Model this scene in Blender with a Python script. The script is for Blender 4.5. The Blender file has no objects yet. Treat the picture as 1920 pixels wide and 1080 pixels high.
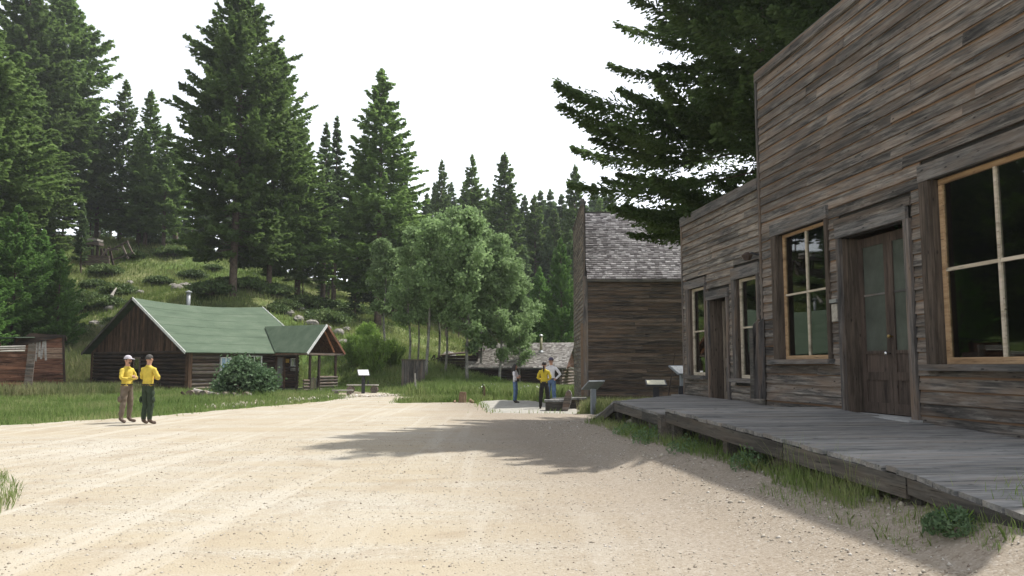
import bpy, math, random
import numpy as np
from mathutils import Vector, Matrix
rad = math.radians
random.seed(7)
rng = np.random.default_rng(11)
sc = bpy.context.scene
COL = sc.collection

# ------------------------------------------------------------------ camera, sky, sun, exposure
FOC = 1500.0; PITCH = math.atan(144 / FOC); EYE = 1.6
cam = bpy.data.cameras.new('camera'); camo = bpy.data.objects.new('camera', cam); COL.objects.link(camo)
cam.sensor_width = 36; cam.lens = 36 * FOC / 1920; cam.clip_end = 3000; cam.clip_start = 0.05
camo.location = (0, 0, EYE); camo.rotation_euler = (math.pi / 2 + PITCH, 0, 0)
sc.camera = camo

HAZE = 0.00035
SUN_EL, SUN_AZ = rad(62.9), rad(33)
sdir = Vector((math.cos(SUN_EL) * math.cos(SUN_AZ), math.cos(SUN_EL) * math.sin(SUN_AZ), math.sin(SUN_EL)))
w = bpy.data.worlds.new('World'); sc.world = w; w.use_nodes = True
nt = w.node_tree; bg = nt.nodes['Background']
sky = nt.nodes.new('ShaderNodeTexSky'); sky.sky_type = 'NISHITA'; sky.sun_disc = False
sky.sun_elevation = SUN_EL; sky.sun_rotation = math.pi / 2 - SUN_AZ
sky.air_density = 1.0; sky.dust_density = 3.5; sky.ozone_density = 1.0; sky.altitude = 1800
hs = nt.nodes.new('ShaderNodeHueSaturation'); hs.inputs['Saturation'].default_value = 0.22; hs.inputs['Value'].default_value = 1.32
nt.links.new(sky.outputs[0], hs.inputs['Color']); nt.links.new(hs.outputs[0], bg.inputs[0])
bg.inputs[1].default_value = 0.15
sl = bpy.data.lights.new('sun', 'SUN'); sl.energy = 3.6; sl.angle = rad(0.6); sl.color = (1.0, 0.965, 0.9)
so = bpy.data.objects.new('sun', sl); COL.objects.link(so); so.rotation_euler = (-sdir).to_track_quat('-Z', 'Y').to_euler()
so.location = (20, 10, 60)
sc.view_settings.view_transform = 'Standard'; sc.view_settings.look = 'None'
sc.view_settings.gamma = 1; sc.view_settings.use_curve_mapping = False
sc.view_settings.exposure = 0.72
sc.render.engine = 'CYCLES'
sc.cycles.use_denoising = True; sc.cycles.max_bounces = 6; sc.cycles.transparent_max_bounces = 12
sc.cycles.use_adaptive_sampling = True

# ------------------------------------------------------------------ measuring helpers
cp_, sp_ = math.cos(PITCH), math.sin(PITCH)
def ray(px, py):
    u = (px - 960) / FOC; v = (540 - py) / FOC
    d = np.array([u, cp_ - v * sp_, sp_ + v * cp_]); return d / d[1]
def at(px, py, Y):
    r = ray(px, py); return Vector((r[0] * Y, Y, EYE + r[2] * Y))
class Face:
    """a vertical plane through origin o along direction a (2D)"""
    def __init__(s, o, a, z=0):
        s.o = np.array(o[:2], float); s.a = np.array(a, float) / np.hypot(*a); s.z = z
        s.n = np.array([s.a[1], -s.a[0]])
        s.rot = math.atan2(s.a[1], s.a[0])
    def __call__(s, px, py):
        r = ray(px, py)[:2]; t = (s.o @ s.n) / (r @ s.n); P = r * t
        return float((P - s.o) @ s.a), float(EYE + ray(px, py)[2] * t)

# ------------------------------------------------------------------ materials
def newmat(name):
    m = bpy.data.materials.new(name); m.use_nodes = True
    return m, m.node_tree, m.node_tree.nodes['Principled BSDF']
def N(nt, t, ins=None, **props):
    n = nt.nodes.new('ShaderNode' + t)
    for k, v in props.items(): setattr(n, k, v)
    for k, v in (ins or {}).items():
        if isinstance(v, bpy.types.NodeSocket): nt.links.new(v, n.inputs[k])
        else: n.inputs[k].default_value = v
    return n
def ramp(nt, fac, stops):
    n = nt.nodes.new('ShaderNodeValToRGB'); nt.links.new(fac, n.inputs[0])
    e = n.color_ramp.elements
    while len(e) > 1: e.remove(e[-1])
    e[0].position = stops[0][0]; e[0].color = (*stops[0][1], 1)
    for p, c in stops[1:]:
        x = e.new(p); x.color = (*c, 1)
    return n.outputs[0]
def g3(v): return (v, v, v)
def mix(nt, fac, a, b, mode='MIX'):
    n = nt.nodes.new('ShaderNodeMix'); n.data_type = 'RGBA'; n.blend_type = mode
    for i, v in ((0, fac), (6, a), (7, b)):
        if isinstance(v, bpy.types.NodeSocket): nt.links.new(v, n.inputs[i])
        elif i == 0: n.inputs[0].default_value = v
        else: n.inputs[i].default_value = (*v, 1)
    return n.outputs[2]
def mth(nt, op, a, b=0.0, c=None):
    n = nt.nodes.new('ShaderNodeMath'); n.operation = op
    for i, v in enumerate((a, b) + ((c,) if c is not None else ())):
        if isinstance(v, bpy.types.NodeSocket): nt.links.new(v, n.inputs[i])
        else: n.inputs[i].default_value = v
    return n.outputs[0]
def bump(nt, bs, h, strength, dist):
    b = N(nt, 'Bump', {'Height': h, 'Strength': strength, 'Distance': dist}); nt.links.new(b.outputs[0], bs.inputs['Normal'])

def wood(name, dark, mid, light, warm=None, edge=None, half=0.09, axis='X', vary=0.45, rough=0.85, grain=1.0):
    m, nt, bs = newmat(name)
    tc = N(nt, 'TexCoord'); oi = N(nt, 'ObjectInfo')
    off = N(nt, 'VectorMath', {0: (37.1, 53.7, 91.3), 'Scale': oi.outputs['Random']}, operation='SCALE')
    pos = N(nt, 'VectorMath', {0: tc.outputs['Object'], 1: off.outputs[0]}, operation='ADD').outputs[0]
    sca = {'X': (0.9, 16, 16), 'Y': (16, 0.9, 16), 'Z': (16, 16, 0.9)}[axis]
    scb = {'X': (0.55, 4, 4), 'Y': (4, 0.55, 4), 'Z': (4, 4, 0.55)}[axis]
    mp = N(nt, 'Mapping', {'Vector': pos, 'Scale': sca}); mb = N(nt, 'Mapping', {'Vector': pos, 'Scale': scb})
    n1 = N(nt, 'TexNoise', {'Vector': mp.outputs[0], 'Scale': 1.6 * grain, 'Detail': 7.0, 'Roughness': 0.62, 'Distortion': 0.5}).outputs[0]
    n2 = N(nt, 'TexNoise', {'Vector': mb.outputs[0], 'Scale': 1.5, 'Detail': 5.0, 'Roughness': 0.6}).outputs[0]
    n3 = N(nt, 'TexNoise', {'Vector': mp.outputs[0], 'Scale': 4.0 * grain, 'Detail': 3.0}).outputs[0]
    c = ramp(nt, n1, [(0.3, dark), (0.5, mid), (0.7, light)])
    if warm: c = mix(nt, mth(nt, 'MULTIPLY', ramp(nt, n2, [(0.45, g3(0)), (0.68, g3(1))]), 0.75), c, warm)
    c = mix(nt, ramp(nt, n2, [(0.3, g3(0.75)), (0.48, g3(0))]), c, tuple(v * 0.35 for v in dark))
    c = mix(nt, ramp(nt, n3, [(0.3, g3(0.8)), (0.38, g3(0))]), c, tuple(v * 0.3 for v in dark))
    val = mth(nt, 'MULTIPLY_ADD', oi.outputs['Random'], 2 * vary, 1 - vary)
    c = mix(nt, 1.0, c, N(nt, 'CombineColor', {0: val, 1: val, 2: val}).outputs[0], 'MULTIPLY')
    m4 = N(nt, 'Mapping', {'Vector': pos, 'Location': (7, 3, 5), 'Scale': {'X': (1.3, 9, 9), 'Y': (9, 1.3, 9), 'Z': (9, 9, 1.3)}[axis]})
    n4 = N(nt, 'TexNoise', {'Vector': m4.outputs[0], 'Scale': 1.0, 'Detail': 8.0, 'Roughness': 0.7}).outputs[0]
    c = mix(nt, ramp(nt, n4, [(0.54, g3(0)), (0.68, g3(0.5))]), c, tuple(min(.8, v * 1.25) for v in light))
    mk = N(nt, 'Mapping', {'Vector': pos, 'Scale': {'X': (3.2, 9, 9), 'Y': (9, 3.2, 9), 'Z': (9, 9, 3.2)}[axis]})
    kn = N(nt, 'TexVoronoi', {'Vector': mk.outputs[0], 'Scale': 1.0}).outputs['Distance']
    c = mix(nt, ramp(nt, kn, [(0.06, g3(0.85)), (0.13, g3(0))]), c, tuple(v * 0.3 for v in dark))
    if edge:
        sx = N(nt, 'SeparateXYZ', {0: tc.outputs['Object']})
        f = N(nt, 'MapRange', {'Value': mth(nt, 'ADD', sx.outputs[2], mth(nt, 'MULTIPLY', n2, 0.02)), 'From Min': half - 0.022, 'From Max': half - 0.006}).outputs[0]
        c = mix(nt, mth(nt, 'MULTIPLY', f, 0.85), c, edge)
    nt.links.new(c, bs.inputs['Base Color']); bs.inputs['Roughness'].default_value = rough
    bs.inputs['Specular IOR Level'].default_value = 0.25
    bump(nt, bs, n1, 0.5, 0.012)
    return m
def plain(name, col, rough=0.7, metal=0.0, var=0.12, scale=8.0, bumpd=0.0, spec=0.4):
    m, nt, bs = newmat(name)
    tc = N(nt, 'TexCoord'); oi = N(nt, 'ObjectInfo')
    n = N(nt, 'TexNoise', {'Vector': tc.outputs['Object'], 'Scale': scale, 'Detail': 5.0, 'Roughness': 0.65}).outputs[0]
    c = ramp(nt, n, [(0.3, tuple(v * (1 - var * 2) for v in col)), (0.7, tuple(min(1, v * (1 + var * 2)) for v in col))])
    nt.links.new(c, bs.inputs['Base Color']); bs.inputs['Roughness'].default_value = rough
    bs.inputs['Metallic'].default_value = metal; bs.inputs['Specular IOR Level'].default_value = spec
    if bumpd: bump(nt, bs, n, 0.6, bumpd)
    return m
def foliage(name, c0, c1, c2, trans=0.25, scale=0.7, rnd=0.25):
    m, nt, bs = newmat(name)
    geo = N(nt, 'NewGeometry'); oi = N(nt, 'ObjectInfo'); tc = N(nt, 'TexCoord')
    n1 = N(nt, 'TexNoise', {'Vector': tc.outputs['Object'], 'Scale': scale, 'Detail': 3.0, 'Roughness': 0.6}).outputs[0]
    n2 = N(nt, 'TexNoise', {'Vector': tc.outputs['Object'], 'Scale': 14.0, 'Detail': 1.0}).outputs[0]
    f = mth(nt, 'ADD', mth(nt, 'MULTIPLY', n1, 0.6), mth(nt, 'MULTIPLY', n2, 0.4))
    c = ramp(nt, f, [(0.36, c0), (0.5, c1), (0.64, c2)])
    val = mth(nt, 'MULTIPLY_ADD', oi.outputs['Random'], 2 * rnd, 1 - rnd)
    c = mix(nt, 1.0, c, N(nt, 'CombineColor', {0: val, 1: val, 2: val}).outputs[0], 'MULTIPLY')
    nt.links.new(c, bs.inputs['Base Color']); bs.inputs['Roughness'].default_value = 0.6
    bs.inputs['Specular IOR Level'].default_value = 0.2
    tr = N(nt, 'BsdfTranslucent', {'Color': c}); mx = N(nt, 'MixShader', {0: trans, 1: bs.outputs[0], 2: tr.outputs[0]})
    nt.links.new(mx.outputs[0], nt.nodes['Material Output'].inputs[0])
    return m

M = {}
M['siding'] = wood('weathered_siding', (0.034, 0.032, 0.032), (0.11, 0.1, 0.09), (0.27, 0.245, 0.215), warm=(0.2, 0.145, 0.105), edge=(0.22, 0.13, 0.075), half=0.09, vary=0.36)
M['siding_pale'] = wood('pale_siding', (0.045, 0.043, 0.042), (0.15, 0.135, 0.118), (0.34, 0.31, 0.27), warm=(0.26, 0.2, 0.15), edge=(0.18, 0.12, 0.08), half=0.08, vary=0.28)
M['trim'] = wood('grey_trim', (0.06, 0.06, 0.06), (0.12, 0.115, 0.11), (0.21, 0.2, 0.19), warm=(0.17, 0.13, 0.1), vary=0.2)
M['trim_v'] = wood('grey_trim_upright', (0.05, 0.05, 0.05), (0.11, 0.1, 0.095), (0.2, 0.18, 0.16), warm=(0.19, 0.13, 0.085), axis='Z', vary=0.2)
M['brown_v'] = wood('brown_trim_upright', (0.035, 0.028, 0.022), (0.08, 0.062, 0.048), (0.13, 0.1, 0.078), axis='Z', vary=0.2)
M['tan'] = wood('new_tan_frame', (0.31, 0.19, 0.1), (0.42, 0.275, 0.155), (0.5, 0.355, 0.22), vary=0.08)
M['palewood'] = wood('pale_muntin_wood', (0.4, 0.33, 0.24), (0.52, 0.45, 0.35), (0.6, 0.53, 0.43), vary=0.08)
M['door'] = wood('dark_door_wood', (0.045, 0.034, 0.028), (0.08, 0.06, 0.048), (0.115, 0.085, 0.068), axis='Z', vary=0.1)
M['deck'] = wood('grey_deck', (0.12, 0.122, 0.12), (0.2, 0.2, 0.195), (0.3, 0.295, 0.285), warm=(0.23, 0.2, 0.17), axis='Y', vary=0.26)
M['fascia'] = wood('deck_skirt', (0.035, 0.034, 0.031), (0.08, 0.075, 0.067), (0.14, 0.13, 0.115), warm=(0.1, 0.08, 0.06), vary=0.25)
M['saloon'] = wood('saloon_siding', (0.02, 0.017, 0.016), (0.062, 0.05, 0.041), (0.16, 0.128, 0.1), warm=(0.13, 0.082, 0.052), edge=(0.13, 0.09, 0.06), half=0.075, vary=0.42)
M['log'] = wood('dark_log', (0.02, 0.015, 0.013), (0.045, 0.033, 0.026), (0.1, 0.078, 0.062), warm=(0.085, 0.05, 0.033), vary=0.4)
M['greylog'] = wood('grey_log', (0.06, 0.05, 0.045), (0.15, 0.125, 0.105), (0.28, 0.25, 0.22), warm=(0.16, 0.1, 0.07), vary=0.35)
M['gable'] = wood('brown_gable_board', (0.03, 0.018, 0.013), (0.075, 0.045, 0.03), (0.17, 0.115, 0.08), warm=(0.12, 0.065, 0.038), axis='Z', vary=0.5)
M['redlog'] = wood('red_brown_plank', (0.05, 0.025, 0.018), (0.15, 0.07, 0.045), (0.29, 0.17, 0.12), warm=(0.26, 0.12, 0.07), vary=0.4)
M['palegrey'] = wood('bleached_wood', (0.22, 0.2, 0.18), (0.4, 0.37, 0.33), (0.55, 0.52, 0.47), vary=0.25)
M['shingle'] = wood('wood_shingle', (0.12, 0.1, 0.095), (0.26, 0.225, 0.21), (0.42, 0.38, 0.36), vary=0.2)
M['trunk_log'] = wood('log_end', (0.12, 0.08, 0.05), (0.25, 0.17, 0.11), (0.38, 0.27, 0.18), axis='Z', vary=0.25)
M['metal'] = plain('grey_metal', (0.35, 0.36, 0.36), 0.45, 0.6, 0.1)
M['white'] = plain('white_paint', (0.72, 0.72, 0.7), 0.6)
M['silver'] = plain('silver_lock', (0.7, 0.7, 0.7), 0.2, 1.0)
M['dark'] = plain('dark_interior', (0.03, 0.028, 0.025), 0.9)
M['panelgrey'] = plain('sign_back', (0.2, 0.22, 0.24), 0.5, 0.0, 0.05)
M['blackframe'] = plain('black_frame', (0.03, 0.03, 0.035), 0.5)
M['concrete'] = plain('stone_step', (0.36, 0.36, 0.35), 0.85, 0, 0.15, 6, 0.01)
M['rock'] = plain('pale_rock', (0.22, 0.205, 0.18), 0.9, 0, 0.25, 5, 0.04)
M['darkrock'] = plain('dark_rock', (0.16, 0.13, 0.11), 0.9, 0, 0.25, 5, 0.04)
M['curtain'] = plain('dusty_door_glass', (0.075, 0.085, 0.072), 0.25, 0, 0.15, 2.5, 0, 0.6)
M['paper'] = plain('faded_notice', (0.36, 0.33, 0.28), 0.8, 0, 0.2, 14)
M['blue'] = plain('pale_blue_paint', (0.3, 0.42, 0.55), 0.6)

def glass(name):
    m, nt, bs = newmat(name)
    fr = N(nt, 'Fresnel', {'IOR': 1.52}); tr = N(nt, 'BsdfTransparent', {'Color': (0.75, 0.8, 0.76, 1)})
    nz = N(nt, 'TexNoise', {'Scale': 1.3, 'Detail': 1.0}); b = N(nt, 'Bump', {'Height': nz.outputs[0], 'Strength': 0.06, 'Distance': 0.02})
    gl = N(nt, 'BsdfGlossy', {'Roughness': 0.015, 'Color': (0.95, 0.97, 0.95, 1), 'Normal': b.outputs[0]})
    mx = N(nt, 'MixShader', {0: mth(nt, 'MULTIPLY_ADD', fr.outputs[0], 1.35, 0.03), 1: tr.outputs[0], 2: gl.outputs[0]})
    nt.links.new(mx.outputs[0], nt.nodes['Material Output'].inputs[0]); return m
M['glass'] = glass('window_glass')

def greenroof():
    m, nt, bs = newmat('green_rolled_roofing')
    tc = N(nt, 'TexCoord')
    n = N(nt, 'TexNoise', {'Vector': tc.outputs['Object'], 'Scale': 60.0, 'Detail': 3.0}).outputs[0]
    mr = N(nt, 'Mapping', {'Vector': tc.outputs['Object'], 'Scale': (.5, 1.6, 1.6)})
    n2 = N(nt, 'TexNoise', {'Vector': mr.outputs[0], 'Scale': 1.3, 'Detail': 7.0, 'Roughness': .68}).outputs[0]
    c = ramp(nt, n2, [(0.32, (0.055, 0.082, 0.054)), (0.5, (0.085, 0.122, 0.08)), (0.68, (0.125, 0.158, 0.112))])
    c = mix(nt, 0.35, c, ramp(nt, n, [(0.35, (0.05, 0.075, 0.05)), (0.65, (0.125, 0.15, 0.11))]))
    nt.links.new(c, bs.inputs['Base Color']); bs.inputs['Roughness'].default_value = 0.9; bs.inputs['Specular IOR Level'].default_value = 0.15
    bump(nt, bs, n, 0.3, 0.01); return m
M['greenroof'] = greenroof()

def gravel():
    m, nt, bs = newmat('pale_gravel')
    geo = N(nt, 'NewGeometry'); P = geo.outputs['Position']
    v1 = N(nt, 'TexVoronoi', {'Vector': P, 'Scale': 48.0, 'Randomness': 1.0})
    v2 = N(nt, 'TexVoronoi', {'Vector': P, 'Scale': 90.0})
    big = N(nt, 'TexNoise', {'Vector': P, 'Scale': 0.22, 'Detail': 5.0, 'Roughness': 0.6, 'Distortion': 0.6}).outputs[0]
    mp = N(nt, 'Mapping', {'Vector': P, 'Rotation': (0, 0, rad(38)), 'Scale': (0.16, 1.3, 1)})
    tracks = N(nt, 'TexNoise', {'Vector': mp.outputs[0], 'Scale': 1.0, 'Detail': 6.0, 'Roughness': 0.6, 'Distortion': 0.4}).outputs[0]
    fine = N(nt, 'TexNoise', {'Vector': P, 'Scale': 9.0, 'Detail': 6.0, 'Roughness': 0.7}).outputs[0]
    sc1 = N(nt, 'SeparateColor', {0: v1.outputs['Color']}); sc2 = N(nt, 'SeparateColor', {0: v2.outputs['Color']})
    stone = ramp(nt, sc1.outputs[0], [(0.0, (0.17, 0.14, 0.11)), (0.07, (0.28, 0.245, 0.19)), (0.3, (0.35, 0.31, 0.25)), (0.75, (0.4, 0.36, 0.295)), (1.0, (0.52, 0.48, 0.42))])
    sand = ramp(nt, sc2.outputs[0], [(0.0, (0.28, 0.25, 0.19)), (0.5, (0.36, 0.327, 0.26)), (1.0, (0.42, 0.39, 0.325))])
    c = mix(nt, ramp(nt, fine, [(0.4, g3(0.25)), (0.6, g3(0.75))]), sand, stone)
    c = mix(nt, ramp(nt, tracks, [(0.42, g3(0)), (0.6, g3(0.75))]), c, (0.35, 0.295, 0.21))
    c = mix(nt, ramp(nt, big, [(0.5, g3(0)), (0.7, g3(0.35))]), c, (0.43, 0.41, 0.365))
    md = N(nt, 'TexNoise', {'Vector': P, 'Scale': 0.9, 'Detail': 7.0, 'Roughness': 0.68, 'Distortion': 0.8}).outputs[0]
    c = mix(nt, ramp(nt, md, [(0.5, g3(0)), (0.68, g3(0.55))]), c, (0.27, 0.215, 0.15))
    mp2 = N(nt, 'Mapping', {'Vector': P, 'Rotation': (0, 0, rad(-28)), 'Scale': (1.9, 0.12, 1)})
    ruts = N(nt, 'TexNoise', {'Vector': mp2.outputs[0], 'Scale': 1.0, 'Detail': 4.0, 'Distortion': 0.9}).outputs[0]
    c = mix(nt, ramp(nt, ruts, [(0.52, g3(0)), (0.64, g3(0.4))]), c, (0.46, 0.43, 0.37))
    # browner gravel beside the boardwalk, its colour darkened further to deepen the store's shadow
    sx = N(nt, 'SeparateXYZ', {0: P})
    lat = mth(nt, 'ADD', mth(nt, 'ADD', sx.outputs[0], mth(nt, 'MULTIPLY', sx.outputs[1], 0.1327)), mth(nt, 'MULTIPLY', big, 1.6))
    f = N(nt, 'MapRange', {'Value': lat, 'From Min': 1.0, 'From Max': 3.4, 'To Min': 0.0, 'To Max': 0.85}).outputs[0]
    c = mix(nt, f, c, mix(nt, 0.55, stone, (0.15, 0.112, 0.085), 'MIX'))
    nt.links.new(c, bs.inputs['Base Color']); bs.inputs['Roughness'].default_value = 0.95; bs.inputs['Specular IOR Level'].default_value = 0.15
    h = mth(nt, 'ADD', mth(nt, 'MULTIPLY', v1.outputs['Distance'], -1.0), mth(nt, 'MULTIPLY', fine, 0.5))
    bump(nt, bs, h, 0.45, 0.012); return m
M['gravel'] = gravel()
def groundmat():
    m, nt, bs = newmat('meadow_ground')
    geo = N(nt, 'NewGeometry'); P = geo.outputs['Position']
    n1 = N(nt, 'TexNoise', {'Vector': P, 'Scale': 0.12, 'Detail': 6.0, 'Roughness': 0.6}).outputs[0]
    n2 = N(nt, 'TexNoise', {'Vector': P, 'Scale': 2.2, 'Detail': 6.0, 'Roughness': 0.7}).outputs[0]
    c = ramp(nt, n2, [(0.3, (0.07, 0.09, 0.03)), (0.5, (0.13, 0.15, 0.055)), (0.7, (0.24, 0.22, 0.12))])
    c2 = ramp(nt, n2, [(0.3, (0.045, 0.07, 0.02)), (0.55, (0.09, 0.14, 0.035)), (0.75, (0.17, 0.2, 0.06))])
    c = mix(nt, ramp(nt, n1, [(0.42, g3(0)), (0.58, g3(1))]), c, c2)
    # rocky patches
    n3 = N(nt, 'TexNoise', {'Vector': P, 'Scale': 0.5, 'Detail': 7.0, 'Roughness': 0.75}).outputs[0]
    c = mix(nt, ramp(nt, n3, [(0.58, g3(0)), (0.66, g3(0.75))]), c, (0.24, 0.21, 0.17))
    nt.links.new(c, bs.inputs['Base Color']); bs.inputs['Roughness'].default_value = 0.95; bs.inputs['Specular IOR Level'].default_value = 0.1
    bump(nt, bs, n2, 1.0, 0.15); return m
M['ground'] = groundmat()
def grassmat(name, a, b, c_, s=0.35):
    m, nt, bs = newmat(name)
    geo = N(nt, 'NewGeometry'); P = geo.outputs['Position']
    n1 = N(nt, 'TexNoise', {'Vector': P, 'Scale': s, 'Detail': 4.0, 'Roughness': 0.65}).outputs[0]
    n2 = N(nt, 'TexNoise', {'Vector': P, 'Scale': 16.0, 'Detail': 1.0}).outputs[0]
    f = mth(nt, 'ADD', mth(nt, 'MULTIPLY', n1, 0.65), mth(nt, 'MULTIPLY', n2, 0.35))
    c = ramp(nt, f, [(0.38, a), (0.5, b), (0.62, c_)])
    nt.links.new(c, bs.inputs['Base Color']); bs.inputs['Roughness'].default_value = 0.6; bs.inputs['Specular IOR Level'].default_value = 0.2
    tr = N(nt, 'BsdfTranslucent', {'Color': c}); mx = N(nt, 'MixShader', {0: 0.45, 1: bs.outputs[0], 2: tr.outputs[0]})
    nt.links.new(mx.outputs[0], nt.nodes['Material Output'].inputs[0]); return m
M['grass'] = grassmat('meadow_grass', (0.13, 0.2, 0.055), (0.21, 0.29, 0.09), (0.33, 0.35, 0.16))
M['hillgrass'] = grassmat('hill_grass', (0.11, 0.17, 0.04), (0.21, 0.27, 0.08), (0.35, 0.35, 0.16), 0.15)
M['tallgrass'] = grassmat('tall_dry_grass', (0.13, 0.18, 0.06), (0.22, 0.25, 0.105), (0.34, 0.31, 0.18), 0.3)
M['fir'] = foliage('fir_needles', (0.08, 0.14, 0.038), (0.145, 0.225, 0.062), (0.22, 0.31, 0.1), 0.5)
M['farfir'] = foliage('distant_fir_needles', (0.075, 0.125, 0.05), (0.125, 0.19, 0.076), (0.18, 0.25, 0.11), 0.5)
M['younfir'] = foliage('young_fir_needles', (0.075, 0.15, 0.035), (0.12, 0.23, 0.055), (0.19, 0.32, 0.09), 0.45)
M['neafir'] = foliage('near_fir_needles', (0.05, 0.085, 0.025), (0.09, 0.14, 0.042), (0.14, 0.2, 0.068), 0.5)
M['pine'] = foliage('pine_needles', (0.07, 0.115, 0.046), (0.115, 0.175, 0.07), (0.165, 0.23, 0.1), 0.5)
M['aspen'] = foliage('aspen_leaves', (0.17, 0.255, 0.1), (0.24, 0.345, 0.145), (0.33, 0.44, 0.205), 0.5)
M['lilac'] = foliage('broad_bush_leaves', (0.07, 0.13, 0.06), (0.13, 0.21, 0.1), (0.22, 0.31, 0.17), 0.35)
M['willow'] = foliage('willow_leaves', (0.13, 0.22, 0.045), (0.22, 0.33, 0.075), (0.3, 0.42, 0.11), 0.5)
M['juniper'] = foliage('juniper_leaves', (0.05, 0.085, 0.028), (0.09, 0.14, 0.045), (0.15, 0.2, 0.07), 0.25)
M['bark'] = plain('conifer_bark', (0.115, 0.085, 0.065), 0.95, 0, 0.3, 6, 0.03)
M['aspenbark'] = plain('aspen_bark', (0.22, 0.21, 0.18), 0.85, 0, 0.35, 3, 0.01)
M['deadwood'] = plain('dead_grey_wood', (0.3, 0.28, 0.25), 0.9, 0, 0.25, 6, 0.01)

# ------------------------------------------------------------------ object helpers
def put(name, me, mat=None, parent=None, loc=(0, 0, 0), rot=(0, 0, 0)):
    o = bpy.data.objects.new(name, me); COL.objects.link(o); o.parent = parent
    o.location = loc; o.rotation_euler = rot
    if mat is not None and not me.materials: me.materials.append(mat)
    return o
def tag(o, label=None, cat=None, group=None, kind=None):
    if label: o['label'] = label
    if cat: o['category'] = cat
    if group: o['group'] = group
    if kind: o['kind'] = kind
    return o
def thing(name, label, cat, loc=(0, 0, 0), rz=0, group=None):
    o = bpy.data.objects.new(name, None); COL.objects.link(o); o.empty_display_size = 0.2
    o.location = loc; o.rotation_euler = (0, 0, rz); return tag(o, label, cat, group)
def mesh(name, v, f, mats=None, smooth=False):
    me = bpy.data.meshes.new(name); me.from_pydata([tuple(x) for x in v], [], f); me.update()
    for m in (mats or []): me.materials.append(m)
    if smooth:
        me.polygons.foreach_set('use_smooth', [True] * len(me.polygons))
    return me
def npmesh(name, V, F, mat, smooth=False, matidx=None, mats=None):
    """V (n,3); F (m,k) equal-sized faces"""
    me = bpy.data.meshes.new(name); V = np.asarray(V, np.float32); F = np.asarray(F, np.int32)
    k = F.shape[1]
    me.vertices.add(len(V)); me.vertices.foreach_set('co', V.ravel())
    me.loops.add(F.size); me.loops.foreach_set('vertex_index', F.ravel())
    me.polygons.add(len(F)); me.polygons.foreach_set('loop_start', np.arange(len(F), dtype=np.int32) * k)
    me.polygons.foreach_set('loop_total', np.full(len(F), k, np.int32))
    for m in (mats or [mat]): me.materials.append(m)
    if matidx is not None: me.polygons.foreach_set('material_index', np.asarray(matidx, np.int32))
    if smooth: me.polygons.foreach_set('use_smooth', np.ones(len(F), bool))
    me.update(calc_edges=True); return me
BF = [(0, 3, 2, 1), (4, 5, 6, 7), (0, 1, 5, 4), (1, 2, 6, 5), (2, 3, 7, 6), (3, 0, 4, 7)]
def boxv(x0, x1, y0, y1, z0, z1):
    return [(x0, y0, z0), (x1, y0, z0), (x1, y1, z0), (x0, y1, z0), (x0, y0, z1), (x1, y0, z1), (x1, y1, z1), (x0, y1, z1)]
class MB:
    def __init__(s): s.v = []; s.f = []
    def hexa(s, pts):
        b = len(s.v); s.v += [tuple(p) for p in pts]; s.f += [tuple(b + i for i in q) for q in BF]
    def box(s, x0, x1, y0, y1, z0, z1): s.hexa(boxv(x0, x1, y0, y1, z0, z1))
    def tube(s, pts, rads, n=8, cap=True):
        b = len(s.v); pts = [Vector(p) for p in pts]
        for i, p in enumerate(pts):
            d = (pts[min(i + 1, len(pts) - 1)] - pts[max(i - 1, 0)]).normalized()
            u = d.orthogonal().normalized() if abs(d.z) < 0.9 else Vector((1, 0, 0)); u = (u - d * u.dot(d)).normalized(); q = d.cross(u)
            for k in range(n):
                t = 2 * math.pi * k / n; s.v.append(tuple(p + (u * math.cos(t) + q * math.sin(t)) * rads[i]))
        for i in range(len(pts) - 1):
            for k in range(n):
                s.f.append((b + i * n + k, b + i * n + (k + 1) % n, b + (i + 1) * n + (k + 1) % n, b + (i + 1) * n + k))
        if cap:
            s.f.append(tuple(b + k for k in range(n - 1, -1, -1))); s.f.append(tuple(b + (len(pts) - 1) * n + k for k in range(n)))
    def poly(s, pts, thick):
        """flat polygon with thickness along a vector"""
        b = len(s.v); n = len(pts); t = Vector(thick)
        s.v += [tuple(p) for p in pts] + [tuple(Vector(p) + t) for p in pts]
        s.f.append(tuple(b + k for k in range(n - 1, -1, -1))); s.f.append(tuple(b + n + k for k in range(n)))
        for k in range(n): s.f.append((b + k, b + (k + 1) % n, b + n + (k + 1) % n, b + n + k))
    def ball(s, c, r, seg=10, rings=6):
        b = len(s.v); c = Vector(c); r = (r, r, r) if not hasattr(r, '__len__') else r
        for i in range(rings + 1):
            a = math.pi * i / rings
            for k in range(seg):
                t = 2 * math.pi * k / seg
                s.v.append((c.x + r[0] * math.sin(a) * math.cos(t), c.y + r[1] * math.sin(a) * math.sin(t), c.z + r[2] * math.cos(a)))
        for i in range(rings):
            for k in range(seg): s.f.append((b + i * seg + k, b + i * seg + (k + 1) % seg, b + (i + 1) * seg + (k + 1) % seg, b + (i + 1) * seg + k))
    def build(s, name, mat, parent=None, loc=(0, 0, 0), rot=(0, 0, 0), smooth=False):
        return put(name, mesh(name, s.v, s.f, [mat], smooth), None, parent, loc, rot)
def bx(name, mat, parent, x0, x1, y0, y1, z0, z1, rot=(0, 0, 0)):
    """box as its own centred object so the grain follows it"""
    cx, cy, cz = (x0 + x1) / 2, (y0 + y1) / 2, (z0 + z1) / 2
    me = mesh(name, boxv(x0 - cx, x1 - cx, y0 - cy, y1 - cy, z0 - cz, z1 - cz), BF, [mat])
    return put(name, me, None, parent, (cx, cy, cz), rot)
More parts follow.
